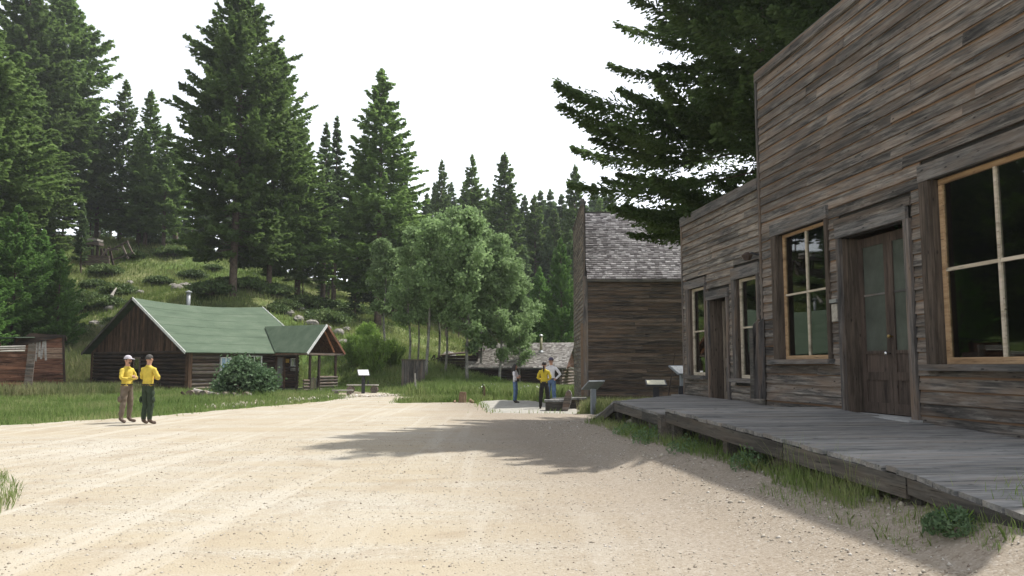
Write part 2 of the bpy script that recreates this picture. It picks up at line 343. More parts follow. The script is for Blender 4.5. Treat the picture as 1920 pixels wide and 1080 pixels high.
def beam(name, mat, parent, p0, p1, w, h, up=(0, 0, 1)):
    """rectangular bar from p0 to p1, local X along it"""
    p0, p1 = Vector(p0), Vector(p1); d = p1 - p0; L = d.length; x = d.normalized(); y = Vector(up).cross(x)
    y = y.normalized() if y.length > 1e-4 else Vector((0, 1, 0)); z = x.cross(y)
    me = mesh(name, boxv(-L / 2, L / 2, -w / 2, w / 2, -h / 2, h / 2), BF, [mat])
    R = Matrix((x, y, z)).transposed()
    return put(name, me, None, parent, (p0 + p1) / 2, R.to_euler())
def logbar(name, mat, parent, p0, p1, r0, r1=None, n=8, wob=0.0):
    p0, p1 = Vector(p0), Vector(p1); d = p1 - p0; L = d.length; r1 = r0 if r1 is None else r1
    m = MB(); k = 4 if wob else 1
    pts = [(-L / 2 + L * i / k, random.uniform(-wob, wob), random.uniform(-wob, wob)) for i in range(k + 1)]
    m.tube(pts, [r0 + (r1 - r0) * i / k for i in range(k + 1)], n)
    o = m.build(name, mat, parent, (p0 + p1) / 2, smooth=False); o.rotation_euler = d.to_track_quat('X', 'Z').to_euler()
    return o
def clap(name, mat, parent, x0, x1, z0, z1, y=0.0, lap=0.026, th=0.018):
    """one lapped board facing -Y, bottom edge proud"""
    L = x1 - x0; h = z1 - z0; cx = (x0 + x1) / 2; cz = (z0 + z1) / 2
    j = random.uniform(-0.004, 0.004); q0, q1 = random.uniform(-0.012, 0.008), random.uniform(-0.012, 0.008)
    bt = -th - lap + j; tp = -th + j * 0.5
    v = [(-L / 2, bt, -h / 2 + q0), (L / 2, bt, -h / 2 + q1), (L / 2, 0, -h / 2 + q1), (-L / 2, 0, -h / 2 + q0),
         (-L / 2, tp, h / 2), (L / 2, tp, h / 2), (L / 2, 0, h / 2), (-L / 2, 0, h / 2)]
    return put(name, mesh(name, v, BF, [mat]), None, parent, (cx, y, cz), (random.uniform(-.01, .012), random.uniform(-0.0028, 0.0028), random.uniform(-.0012, .0012)))
def spans(a, b, cuts):
    out = [(a, b)]
    for c0, c1 in cuts:
        nx = []
        for s0, s1 in out:
            if c1 <= s0 or c0 >= s1: nx.append((s0, s1)); continue
            if c0 > s0: nx.append((s0, c0))
            if c1 < s1: nx.append((c1, s1))
        out = nx
    return [s for s in out if s[1] - s[0] > 0.03]
def wall_boards(parent, mat, x0, x1, z0, z1, course, openings, minl=1.8, maxl=4.8, y=0.0, name='board', botf=None):
    z = z1
    while z > z0 + 0.04:
        zb = max(z0, z - course * random.uniform(.82, 1.14)); zc = (z + zb) / 2
        for s0, s1 in spans(x0, x1, [(o[0], o[1]) for o in openings if o[2] < zc < o[3]]):
            x = s0
            while x < s1 - 0.02:
                e = x + random.uniform(minl, maxl)
                if s1 - e < 0.5: e = s1
                if botf is None or zc > botf((x + e) / 2) - 0.12:
                    clap(name, mat, parent, x + 0.002, e - 0.002, zb, z + 0.004, y)
                x = e
        z = zb
def core(parent, mat, x0, x1, z0, z1, openings, ya, yb, name='wall_core'):
    xs = sorted({x0, x1, *[v for o in openings for v in o[:2]]}); zs = sorted({z0, z1, *[v for o in openings for v in o[2:4]]})
    m = MB()
    for a, b in zip(xs, xs[1:]):
        for c, d in zip(zs, zs[1:]):
            if not any(o[0] <= (a + b) / 2 <= o[1] and o[2] <= (c + d) / 2 <= o[3] for o in openings): m.box(a, b, ya, yb, c, d)
    return m.build(name, mat, parent)

# ------------------------------------------------------------------ terrain
FM = 0.1327; FD = 7.0
A_ = np.array([FM, -1]) / math.hypot(FM, 1)
P0 = np.array([4.925, 15.64])                       # corner between the two stores
def sm(x, a, b): t = np.clip((x - a) / (b - a), 0, 1); return t * t * (3 - 2 * t)
cps = []
for X in (-30, -15, 0, 12):
    for Y in (-12, 5, 18): cps.append((X, Y, 0))
cps += [(-10, 30, 0), (0, 30, 0), (10, 30, 0), (30, 0, 0), (30, 30, .2), (-17, 42, .15), (-10, 45, .1), (-25.7, 47.9, .1), (-12, 49, .1), (-22, 34, .1), (-6, 42, .0), (0, 42, -.1),
        (-26, 38, .2), (2, 55, -.3), (4, 48, -.3), (10, 50, -.2)]
for px, py, Y in [(130, 690, 50), (170, 640, 57), (160, 600, 64), (200, 560, 70), (330, 575, 62), (430, 530, 64), (560, 590, 62), (520, 560, 68), (640, 625, 60), (620, 600, 66), (700, 605, 70), (760, 645, 66),
                  (660, 665, 54), (720, 700, 50), (850, 670, 66), (870, 697, 56), (780, 712, 50), (150, 452, 90), (300, 470, 88), (230, 500, 82), (180, 520, 78), (500, 545, 82), (620, 575, 85), (800, 620, 85), (950, 650, 85), (0, 440, 88)]:
    p = at(px, py, Y); cps.append(tuple(p))
cps += [(-80, 60, 12), (-70, 40, 6), (-45, 30, 1.5), (-50, 10, .5), (-90, -10, 2), (-70, 130, 16), (-20, 130, 13), (20, 130, 8), (60, 130, 12), (40, 80, 4), (30, 50, .5), (60, 40, 4),
        (40, 280, 35), (0, 280, 28), (-60, 280, 22), (120, 280, 45), (-150, 280, 25), (-150, 60, 20), (130, 60, 20), (110, -10, 8), (0, -60, 0), (-80, -60, 3), (80, -60, 3), (20, 200, 20), (-60, 200, 17)]
cps = np.array(cps, float)
def phi(r2): return 0.5 * r2 * np.log(r2 + 1e-9)
_n = len(cps); _K = phi(((cps[:, None, :2] - cps[None, :, :2]) ** 2).sum(-1)) + np.eye(_n) * 3.0
_P = np.c_[np.ones(_n), cps[:, :2]]
_S = np.linalg.solve(np.block([[_K, _P], [_P.T, np.zeros((3, 3))]]), np.r_[cps[:, 2], 0, 0, 0])
def hnoise(x, y):
    return (np.sin(x * 0.61 + 1.3 * np.sin(y * 0.37)) * np.cos(y * 0.53 + 0.7 * np.sin(x * 0.29)) * 0.5 + 0.3 * np.sin(x * 1.7 + y * 1.1) * np.sin(y * 1.9 - x * 0.6))
def H(x, y):
    x = np.asarray(x, float); y = np.asarray(y, float); sh = x.shape
    q = np.c_[np.clip(x.ravel(), -160, 160), np.clip(y.ravel(), -60, 290)]
    z = np.empty(len(q))
    for i in range(0, len(q), 20000):
        c = q[i:i + 20000]; z[i:i + 20000] = phi(((c[:, None, :] - cps[None, :, :2]) ** 2).sum(-1)) @ _S[:_n] + _S[_n] + c @ _S[_n + 1:]
    z = z.reshape(sh)
    yl = np.interp(x, [-60, -30, -13.3, -8.8, -5.5, 0, 3, 12, 40], [8, 20, 22, 34, 41, 39, 37, 37, 30])
    w = sm(y, yl, yl + 7); z = z * w + hnoise(x, y) * (0.015 + 0.28 * sm(z, 0.8, 4) * w)
    lat = x + FM * y; s = (x - P0[0]) * A_[0] + (y - P0[1]) * A_[1]
    z = z + 0.36 * sm(lat, 2.8, 4.3) * sm(s, -8, -1.5) * (1 - sm(s, 14, 30))
    z = z + 0.2 * sm(s, 7.2, 10.2) * sm(lat, 3.8, 4.4) * (1 - sm(s, 14, 20))
    return z
def h1(x, y): return float(H(np.array([x]), np.array([y]))[0])

ROAD = np.array([(-42, -9), (12, -9), (8.5, 4), (6.2, 14), (5.2, 22), (3.4, 24.6), (2.6, 26.3), (-0.6, 26.9), (-1.2, 32.6), (-1.7, 34.1), (-2.6, 34.2), (-4.7, 33.4), (-4.4, 35.6), (-2.4, 38.6), (-2.6, 39.6), (-5.4, 40.2), (-6.5, 43.6), (-8.9, 44.8), (-10.4, 41.8), (-8.0, 39.3),
                 (-8.3, 35.5), (-9.1, 32.2), (-10.4, 27.6), (-11.6, 24.2), (-13.4, 21.4), (-22, 20.4), (-42, 19.4)])
def inside(poly, x, y):
    r = np.zeros(x.shape, bool); n = len(poly); j = n - 1
    for i in range(n):
        xi, yi = poly[i]; xj, yj = poly[j]
        c = ((yi > y) != (yj > y)) & (x < (xj - xi) * (y - yi) / (yj - yi + 1e-12) + xi); r ^= c; j = i
    return r
def nearest(poly, x, y):
    bd = np.full(x.shape, 1e9); bxx = x.copy(); byy = y.copy(); n = len(poly)
    for i in range(n):
        a = poly[i]; b = poly[(i + 1) % n]; d = b - a; t = np.clip(((x - a[0]) * d[0] + (y - a[1]) * d[1]) / (d @ d), 0, 1)
        qx = a[0] + t * d[0]; qy = a[1] + t * d[1]; dd = np.hypot(x - qx, y - qy); k = dd < bd
        bd = np.where(k, dd, bd); bxx = np.where(k, qx, bxx); byy = np.where(k, qy, byy)
    return bd, bxx, byy
def wob(poly, step=0.5, amp=0.16):
    out = []
    for i in range(len(poly)):
        a = poly[i]; b = poly[(i + 1) % len(poly)]; n = max(1, int(np.hypot(*(b - a)) / step))
        for k in range(n): out.append(a + (b - a) * k / n + rng.uniform(-amp, amp, 2))
    return np.array(out)
ROADW = wob(ROAD)
def sheet(name, poly, x0, x1, y0, y1, step, dz, mat, label=None):
    xs = np.arange(x0, x1 + step, step); ys = np.arange(y0, y1 + step, step)
    X, Y = np.meshgrid(xs, ys); cx = X[:-1, :-1] + step / 2; cy = Y[:-1, :-1] + step / 2
    ins = inside(poly, cx, cy); ny, nx = X.shape
    idx = np.arange(ny * nx).reshape(ny, nx); f = np.stack([idx[:-1, :-1], idx[:-1, 1:], idx[1:, 1:], idx[1:, :-1]], -1)[ins]
    used, inv = np.unique(f, return_inverse=True); f = inv.reshape(-1, 4)
    vx = X.ravel()[used]; vy = Y.ravel()[used]; cnt = np.bincount(f.ravel(), minlength=len(vx)); edge = cnt < 4
    ex, ey = vx[edge], vy[edge]; d, qx, qy = nearest(poly, ex, ey); k = d < step * 1.1
    vx[edge] = np.where(k, qx, ex); vy[edge] = np.where(k, qy, ey)
    vz = H(vx, vy) + dz; vz[edge] -= dz + 0.02
    return tag(put(name, npmesh(name, np.c_[vx, vy, vz], f, mat, True)), kind='structure')
# ground: one big sheet, finer near the camera, dropped a little under the road
def axis(lo, hi, fine_lo, fine_hi, st, n):
    a = fine_lo - np.geomspace(st * 2, fine_lo - lo, n) if lo < fine_lo else []
    b = fine_hi + np.geomspace(st * 2, hi - fine_hi, n)
    return np.r_[a[::-1], np.arange(fine_lo, fine_hi + 1e-6, st), b]
gx = axis(-420, 420, -75, 60, 0.6, 22); gy = axis(-200, 520, -10, 100, 0.6, 24)
GX, GY = np.meshgrid(gx, gy); GZ = H(GX, GY)
dist, _, _ = nearest(ROAD, GX, GY); ins_ = inside(ROAD, GX, GY)
GZ -= np.where(ins_, 0.07 * sm(dist, 0.2, 0.8), 0)
idx = np.arange(GX.size).reshape(GX.shape); GF = np.stack([idx[:-1, :-1], idx[:-1, 1:], idx[1:, 1:], idx[1:, :-1]], -1).reshape(-1, 4)
tag(put('ground', npmesh('ground', np.c_[GX.ravel(), GY.ravel(), GZ.ravel()], GF, M['ground'], True)), kind='structure')
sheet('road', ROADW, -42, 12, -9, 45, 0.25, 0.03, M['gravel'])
PAD = np.array([(-0.75, 26.4), (2.2, 26.4), (2.5, 28.5), (2.2, 31.2), (0.9, 35.5), (-0.6, 36.2), (-1.5, 34.6), (-1.35, 31.5)])
padmat = plain('pale_packed_pad', (0.3, 0.285, 0.25), 0.95, 0, 0.12, 3, 0.01)
sheet('path', wob(PAD, 0.5, 0.05), -2, 3, 26, 37, 0.25, 0.045, padmat)

# ------------------------------------------------------------------ grass and stones (uncountable)
def blades(name, x, y, h, wd, mat, lean=0.35, zoff=0.0):
    n = len(x); z = H(x, y) + zoff; a = rng.uniform(0, 2 * np.pi, n); b = rng.uniform(0, 2 * np.pi, n)
    l = h * lean * rng.uniform(0.2, 1.3, n); ca, sa = np.cos(a) * wd, np.sin(a) * wd; cb, sb = np.cos(b) * l, np.sin(b) * l
    V = np.stack([np.c_[x - ca, y - sa, z - 0.02], np.c_[x + ca, y + sa, z - 0.02], np.c_[x + cb * .35 + ca * .7, y + sb * .35 + sa * .7, z + h * .6],
                  np.c_[x + cb, y + sb, z + h], np.c_[x + cb * .35 - ca * .7, y + sb * .35 - sa * .7, z + h * .6]], 1).reshape(-1, 3)
    F = np.arange(n * 5).reshape(n, 5)
    return tag(put(name, npmesh(name, V, F, mat)), kind='stuff')
def pnoise(x, y, s): return 0.5 + 0.5 * np.sin(x * s + 2 * np.sin(y * s * .7)) * np.cos(y * s * 1.3 + 1.7 * np.sin(x * s * .6))
def scatter(n, x0, x1, y0, y1, test, p=1.0):
    x = rng.uniform(x0, x1, n); y = x0 * 0 + y0 + (y1 - y0) * rng.uniform(0, 1, n) ** p; k = test(x, y); return x[k], y[k]
def offroad(x, y, m=0.0):
    i = inside(ROADW, x, y) | inside(PAD, x, y); return ~i

# ------------------------------------------------------------------ conifers
def leafquads(c, d, ln, wd, up=None):
    """c centres, d directions, ln lengths, wd widths -> quads"""
    n = len(c); r = rng.normal(size=(n, 3)); s = np.cross(d, r); s /= np.linalg.norm(s, axis=1)[:, None] + 1e-9
    a = c - d * ln[:, None] * .5; b = c + d * ln[:, None] * .5
    V = np.stack([a - s * wd[:, None] * .35, a + s * wd[:, None] * .35, b + s * wd[:, None] * .5, b - s * wd[:, None] * .5], 1)
    return V.reshape(-1, 3)
def conifer(seed, Ht=20.0, R=3.6, base=0.1, nwh=46, per=6, prof='cone', droop=0.25, curl=0.25, leaf=(0.42, 0.16), dens=1.0, tgap=0.75, ragged=0.25):
    r = np.random.default_rng(seed); cs = []; ds = []; sticks = []
    for i in range(nwh):
        t = (i + r.uniform(-.3, .3)) / nwh; t = min(max(t, 0), 0.995)
        z = Ht * (base + (1 - base) * t)
        if prof == 'cone': rr = R * (1 - t) ** 0.72 * (0.75 + 0.25 * min(1, t * 8)) * (1 + .1 * math.sin(t * 23 + seed * 2))
        elif prof == 'column': rr = R * (min(1, (1 - t) * 2.1) ** 0.8) * (0.8 + 0.2 * min(1, t * 6)) * (1 + .13 * math.sin(t * 19 + seed) + .08 * math.sin(t * 41))
        elif prof == 'full': rr = R * (min(1, (1 - t) * 1.45) ** 0.85) * (0.7 + 0.3 * min(1, t * 6))
        else: rr = R * (1 - t) ** 0.55
        rr = max(rr, 0.12)
        for k in range(per):
            if r.random() < 0.1: continue
            az = r.uniform(0, 2 * np.pi); L = rr * r.uniform(1 - ragged * 1.6, 1 + ragged)
            if r.random() < 0.07: L *= 1.2
            el = 0.35 * t - droop * (1 - t) + r.uniform(-.12, .12)
            rd = np.array([math.cos(az), math.sin(az), 0]); sd = np.array([-rd[1], rd[0], 0])
            u = np.linspace(0, 1, max(4, int(L * 5)) + 1)
            pt = rd * (u * L)[:, None] + np.array([0, 0, 1.]) * (z + L * (el * u + curl * u * u * 0.6))[:, None]
            sticks.append([tuple(pt[int(q)]) for q in np.linspace(0, len(pt) - 1, 4)])
            m = max(3, int(L * 17 * dens) + 2)
            uu = r.uniform(0.12 if t > .15 else .3, 1, m) ** tgap; base_p = np.stack([np.interp(uu, u, pt[:, j]) for j in range(3)], 1)
            tl = (0.3 * L + .12) * (1.08 - uu) * r.uniform(.3, 1, m); side = r.choice([-1, 1], m)
            dirs = rd[None] * 0.75 + sd[None] * side[:, None] * 0.8 + r.normal(0, .22, (m, 3)); dirs[:, 2] += -0.1
            dirs /= np.linalg.norm(dirs, axis=1)[:, None]
            q = base_p + dirs * tl[:, None]; q[:, 2] += r.normal(0, .05, m)
            cs.append(q); ds.append(dirs); m2 = m // 2
            cs.append(base_p[:m2] + dirs[:m2] * (tl[:m2] * .4)[:, None]); ds.append(dirs[:m2] + np.array([0, 0, .25]))
    # leader tip
    m = 30; zt = Ht * r.uniform(.96, 1.0, m); cs.append(np.c_[r.normal(0, .05, m), r.normal(0, .05, m), zt]); ds.append(np.tile([0, 0, 1.], (m, 1)) + r.normal(0, .3, (m, 3)))
    c = np.concatenate(cs); d = np.concatenate(ds); d /= np.linalg.norm(d, axis=1)[:, None]
    ln = leaf[0] * r.uniform(.6, 1.3, len(c)); wd = leaf[1] * r.uniform(.6, 1.4, len(c))
    V = leafquads(c, d, ln, wd); F = np.arange(len(V)).reshape(-1, 4)
    # trunk and bare branch sticks
    tb = MB(); tr = Ht * 0.0125
    tb.tube([(0, 0, -0.5), (0, 0, Ht * .05), (0.02 * Ht * .2, 0, Ht * .5), (0, 0, Ht * .99)], [tr * 1.35, tr, tr * .62, tr * .05], 8)
    sb = MB()
    for q in sticks[::2]: sb.tube(q, [max(.012, .006 * Ht * .3), .02, .012, .004], 3, False)
    return V, F, tb, sb
PRO = {}
def make_proto(key, mat, **kw):
    V, F, tb, sb = conifer(**kw)
    crown = npmesh('crown', V, F, mat)
    tk = MB(); tk.v = list(tb.v); tk.f = list(tb.f); o = len(tk.v); tk.v += sb.v; tk.f += [tuple(o + i for i in f) for f in sb.f]
    trunk = mesh('trunk', tk.v, tk.f, [M['bark']], True)
    # joined version for the far forest
    nv = len(V); allv = np.r_[V, np.array(tb.v)]; qf = [f for f in tb.f if len(f) == 4]
    allf = np.r_[F, np.array(qf) + nv]
    joined = npmesh('conifer', allv, allf, None, mats=[mat, M['bark']], matidx=np.r_[np.zeros(len(F)), np.ones(len(qf))])
    PRO[key] = (crown, trunk, joined, kw.get('Ht', 20.0), kw.get('R', 3.6))
make_proto('grand', M['fir'], seed=1, Ht=22, R=3.9, base=0.13, nwh=72, per=9, prof='column', droop=0.28, curl=0.3, leaf=(0.34, 0.16), dens=1.25, ragged=.22)
make_proto('grand2', M['fir'], seed=2, Ht=22, R=3.7, base=0.14, nwh=66, per=8, prof='full', droop=0.25, curl=0.3, leaf=(0.34, 0.16), dens=1.2, ragged=.28)
make_proto('fir', M['fir'], seed=3, Ht=18, R=3.0, base=0.12, nwh=56, per=8, prof='cone', leaf=(0.34, 0.16), dens=1.15, ragged=.25)
make_proto('fir2', M['fir'], seed=4, Ht=18, R=2.7, base=0.16, nwh=50, per=7, prof='full', leaf=(0.36, 0.16), dens=1.05, ragged=.3)
make_proto('narrow', M['pine'], seed=5, Ht=20, R=1.5, base=0.3, nwh=48, per=7, prof='full', droop=.1, leaf=(0.34, 0.15), dens=1.4, ragged=.35)
make_proto('young', M['younfir'], seed=6, Ht=12, R=3.0, base=0.02, nwh=44, per=9, prof='full', droop=.05, curl=.35, leaf=(0.24, 0.12), dens=1.5, ragged=.22)
make_proto('far', M['farfir'], seed=8, Ht=20, R=2.9, base=0.15, nwh=40, per=7, prof='cone', leaf=(0.6, 0.3), dens=0.75, ragged=.3)
make_proto('far2', M['farfir'], seed=9, Ht=20, R=2.2, base=0.2, nwh=38, per=7, prof='full', leaf=(0.6, 0.3), dens=0.75, ragged=.35)
make_proto('farbare', M['pine'], seed=10, Ht=20, R=2.0, base=0.42, nwh=30, per=7, prof='full', leaf=(0.55, 0.28), dens=0.8, ragged=.4)

def tree(px, top, Y, key, wpx=None, label=None, name='fir_tree', group=None, X=None, h=None, cat='tree', parts=True):
    x = (px - 960) / FOC * Y if X is None else X
    # screen x at the base depth
    zb = h1(x, Y) - 0.05
    hh = at(px, top, Y).z - zb if h is None else h
    if hh < 3: hh = 3
    crown, trunk, joined, H0, R0 = PRO[key]
    sz = hh / H0; sxy = sz if wpx is None else (wpx / 2 / FOC * Y) / (R0 * 1.02)
    rz = random.uniform(0, 6.28)
    if parts:
        t = thing(name, label, cat, (x, Y, zb), rz, group); t.scale = (sxy, sxy, sz)
        put('crown', crown, None, t); put('trunk', trunk, None, t)
    else:
        t = put(name, joined); t.location = (x, Y, zb); t.rotation_euler = (random.uniform(-.02, .02), random.uniform(-.02, .02), rz); t.scale = (sxy, sxy, sz); tag(t, label, cat, group)
    return t

T = [
 (86, -30, 90, 'grand', 195, 'tallest dark fir at the left edge, its top cut by the frame'),
 (20, -90, 84, 'grand2', 200, 'dark fir at the far left corner rising out of the frame'),
 (-60, 20, 62, 'grand', 230, 'fir cut by the left edge behind the plank shed'),
 (34, 150, 72, 'grand2', 170, 'green fir in front of the tallest left fir, behind the leaning shed'),
 (172, 235, 94, 'fir', 110, 'mid-sized fir filling the gap right of the tallest left fir'),
 (215, 150, 92, 'fir2', 90, 'slender fir left of two behind the hillside trestle, against the sky'),
 (265, 170, 90, 'fir', 95, 'slender fir right of two behind the hillside trestle, against the sky'),
 (300, 232, 88, 'fir2', 90, 'lower fir stepping down towards the sky gap beside the giant fir'),
 (252, 272, 91, 'fir', 110, 'shorter bushy fir standing on the crest behind the tilted rails'),
 (322, 262, 98, 'narrow', 60, 'thin conifer at the edge of the sky gap left of the giant fir'),
 (434, -45, 62, 'grand', 205, 'giant fir above the green-roofed cabin with a bare brown lower trunk'),
 (502, 80, 66, 'grand', 150, 'big fir pressed against the right side of the giant fir'),
 (556, 238, 72, 'grand2', 150, 'mid-sized fir behind and right of the giant fir'),
 (604, 232, 76, 'narrow', 60, 'left one of two spire-thin pines right of the giant fir'),
 (624, 220, 78, 'narrow', 56, 'right one of two spire-thin pines right of the giant fir'),
 (708, 130, 70, 'grand2', 180, 'broad tall fir alone in the middle left, behind the aspens'),
 (668, 290, 80, 'fir2', 100, 'lower fir filling in left of the lone broad fir'),
 (755, 330, 84, 'fir', 120, 'lower fir filling in right of the lone broad fir'),
 (826, 300, 100, 'fir2', 66, 'small pointed fir on the skyline left of the aspen tops'),
 (884, 290, 96, 'fir2', 84, 'thin crowned fir on the skyline behind the aspen tops'),
 (946, 288, 92, 'fir', 116, 'dark dense fir on the skyline right of the aspen tops'),
 (915, 372, 100, 'fir2', 90, 'short fir tucked left of the dark dense skyline fir'),
 (1003, 366, 98, 'fir2', 90, 'short fir on the skyline right of the dark dense fir'),
 (1080, 310, 96, 'fir', 100, 'pointed fir on the skyline left of the saloon false front'),
 (1040, 392, 100, 'fir2', 80, 'lower fir between the skyline firs left of the saloon'),
 (1052, 446, 66, 'young', 90, 'mid green fir standing behind the far shingled cabin beside the saloon'),
 (1012, 500, 70, 'young', 76, 'half hidden fir between the aspens and the saloon'),
 (1128, 372, 110, 'fir2', 90, 'fir rising behind the saloon ridge at its left end'),
]
for px, top, Y, k, wp, lb in T:
    tree(px, top, Y, k, wp, lb, 'pine_tree' if k == 'narrow' else 'fir_tree')
for px, top, Y, wp, lb in [(22, 385, 53, 140, 'bright green young fir at the left edge, just behind the plank shed'), (108, 468, 54, 90, 'bright green young fir behind the leaning red-brown shed'),
                           (-40, 450, 50, 120, 'bright green young fir cut off by the left edge'), (72, 430, 57, 110, 'bright green young fir between two others above the leaning shed')]:
    tree(px, top, Y, 'young', wp, lb, 'young_fir_tree')
# far forest
sk = [(-700, 120), (-100, 200), (60, 230), (200, 350), (330, 330), (560, 330), (640, 345), (800, 390), (900, 380), (1000, 395), (1060, 405), (1140, 385), (1240, 395), (1500, 380), (2200, 300)]
def far_row(n, p0, p1, Y0, Y1, keys, dy, lb, grp, minh=6):
    for i in range(n):
        px = p0 + (p1 - p0) * (i + random.uniform(.1, .9)) / n; Y = random.uniform(Y0, Y1)
        top = np.interp(px, [a for a, b in sk], [b for a, b in sk]) + dy + random.uniform(0, 60)
        x = (px - 960) / FOC * Y; hh = at(px, top, Y).z - h1(x, Y)
        k = random.choice(keys); hh = max(minh, min(hh, 24)); tree(px, 0, Y, k, None, lb, 'conifer', grp, h=hh, parts=False)
far_row(26, 150, 660, 92, 112, ['farbare', 'far2', 'farbare'], 10, 'bare-stemmed conifer in the dense wood on the hill crest', 'conifers on the hill crest')
far_row(22, 140, 680, 112, 140, ['farbare', 'far2', 'far'], 20, 'bare-stemmed conifer in the dense wood on the hill crest', 'conifers on the hill crest')
far_row(30, 560, 1130, 84, 105, ['far2', 'far', 'far'], 25, 'dark conifer in the dense wood behind the aspens', 'conifers behind the aspens')
far_row(30, 640, 1300, 105, 135, ['far', 'far2'], 5, 'dark conifer in the dense wood behind the aspens', 'conifers behind the aspens')
far_row(34, 790, 1170, 108, 128, ['far', 'far2', 'far'], -45, 'dark conifer in the dense wood behind the aspens', 'conifers behind the aspens', 14)
far_row(12, 560, 1000, 70, 82, ['far2', 'farbare'], 120, 'thin dark conifer on the slope behind the aspens', 'thin conifers on the slope', 5)
far_row(26, -700, 150, 62, 90, ['far', 'far2'], 20, 'dark conifer in the wood behind the left firs', 'conifers behind the left firs')
far_row(26, 1080, 1700, 170, 230, ['far', 'far2'], -10, 'hazy conifer on the distant hill behind the saloon roof', 'conifers on the distant hill')
for X, Y in [(-34, 22), (-40, 30), (-37, 14), (-45, 20), (-52, 34), (-48, 8), (-60, 16), (-42, 42), (-50, 50), (-58, 62), (-47, 56), (-54, 44), (-62, 54), (-44, 36), (-66, 70), (-56, 74), (-50, 66), (-70, 60), (-48, 28)]:
    tree(0, 0, Y, 'grand' if (X + Y) % 2 else 'grand2', None, 'fir beyond the left edge of the photograph', 'fir_tree', 'firs beyond the left edge', X=X, h=random.uniform(19, 26))

# the big fir behind the stores
def big_fir():
    V, F, tb, sb = conifer(seed=21, Ht=24.5, R=5.5, base=0.225, nwh=50, per=8, prof='cone', droop=0.3, curl=0.5, leaf=(0.15, 0.062), dens=6.8, ragged=.2, tgap=.85)
    x, y = 7.2, 22.3; t = thing('fir_tree', 'huge dark fir with long sweeping boughs behind the two false-front stores', 'tree', (x, y, 0), 0.6)
    put('crown', npmesh('crown', V, F, M['neafir']), None, t); tb.f += [tuple(len(tb.v) + i for i in f) for f in sb.f]; tb.v += sb.v; tb.build('trunk', M['bark'], t, smooth=True)
    return t
big_fir()
def back_fir():
    V, F, tb, sb = conifer(seed=22, Ht=19.0, R=4.3, base=0.2, nwh=46, per=8, prof='full', droop=0.25, curl=0.4, leaf=(0.15, 0.062), dens=5.5, ragged=.25, tgap=.85)
    t = thing('fir_tree', 'smaller fir whose boughs hang over the small store, in front of the huge dark fir', 'tree', (8.9, 18.6, 0), 1.6)
    put('crown', npmesh('crown', V, F, M['neafir']), None, t); tb.f += [tuple(len(tb.v) + i for i in f) for f in sb.f]; tb.v += sb.v; tb.build('trunk', M['bark'], t, smooth=True)
back_fir()

# ------------------------------------------------------------------ aspens
def aspen(seed, Ht, R, base, n, lean=0.0):
    r = np.random.default_rng(seed); m = MB()
    xs = [(lean * z * z / Ht + .12 * math.sin(z * .9 + seed), .1 * math.cos(z * .7 + seed), z) for z in np.linspace(-.3, Ht * .95, 9)]
    m.tube(xs, [.115 * (1 - .9 * i / 8) * Ht / 11 for i in range(9)], 7)
    cs = []
    for i in range(46):
        t = r.uniform(0, 1); z = Ht * (base + (0.97 - base) * t); k = (z + .3) / (Ht * .95 + .3) * 8; k0 = int(min(k, 7)); f = k - k0
        p = Vector(xs[k0]).lerp(Vector(xs[min(k0 + 1, 8)]), f); az = r.uniform(0, 2 * np.pi); L = R * (1 - t * .97) ** .62 * min(1, .45 + t * 3) * r.uniform(.4, 1.15)
        q = p + Vector((math.cos(az) * L, math.sin(az) * L, L * r.uniform(.35, .95))); mid = p.lerp(q, .5) + Vector((0, 0, -.12 * L))
        m.tube([p, mid, q], [.035, .02, .006], 4, False)
        for u, s in ((.45, .5), (.75, .62), (1., .5)):
            c = p.lerp(q, u); nn = int(n / 46 / 3); sg = .24 * s + .1
            cs.append(np.array(c) + r.normal(0, 1, (nn, 3)) * np.array([sg, sg, sg * .75]))
    c = np.concatenate(cs); d = r.normal(size=c.shape); d /= np.linalg.norm(d, axis=1)[:, None]
    V = leafquads(c, d, r.uniform(.1, .19, len(c)), r.uniform(.1, .18, len(c)))
    return npmesh('crown', V, np.arange(len(V)).reshape(-1, 4), M['aspen']), mesh('trunk', m.v, m.f, [M['aspenbark']], True), Ht
ASP = [aspen(31, 11, 1.9, .32, 8500), aspen(32, 11, 2.9, .16, 17000, .02), aspen(33, 11, 1.6, .36, 7000, -.02)]
for i, (px, top, Y, k, sx, lb) in enumerate([
    (767, 425, 51, 0, .95, 'slender pale-trunked aspen leftmost of the aspen grove'),
    (784, 470, 54, 2, .9, 'thin aspen second from the left of the grove'),
    (803, 395, 50, 2, 1.0, 'aspen with a leaning pale trunk above the log crate'),
    (822, 400, 55, 0, .85, 'aspen with a twin dark trunk in the middle of the grove'),
    (836, 445, 52, 2, 1.0, 'aspen whose trunk leans right in the middle of the grove'),
    (878, 382, 50, 1, .95, 'tallest full aspen, dark-stemmed, in the right half of the grove'),
    (900, 420, 54, 0, 1.0, 'aspen with a thin pale stem beside the tallest aspen'),
    (938, 432, 51, 1, .95, 'full aspen with mottled trunk at the right of the grove'),
    (975, 510, 53, 1, .85, 'low spreading aspen at the right edge, beside the shingled cabin'),
    (722, 440, 55, 2, 1.1, 'small aspen at the left edge, in front of the broad fir')]):
    cr, tk, h0 = ASP[k]; x = (px - 960) / FOC * Y; zb = h1(x, Y); hh = at(px, top, Y).z - zb
    t = thing('aspen_tree', lb, 'tree', (x, Y, zb - .05), random.uniform(-.5, .5) + (i % 3) * 2.1, 'aspens behind the meadow'); t.scale = (sx * hh / h0, sx * hh / h0, hh / h0)
    put('crown', cr, None, t); put('trunk', tk, None, t)

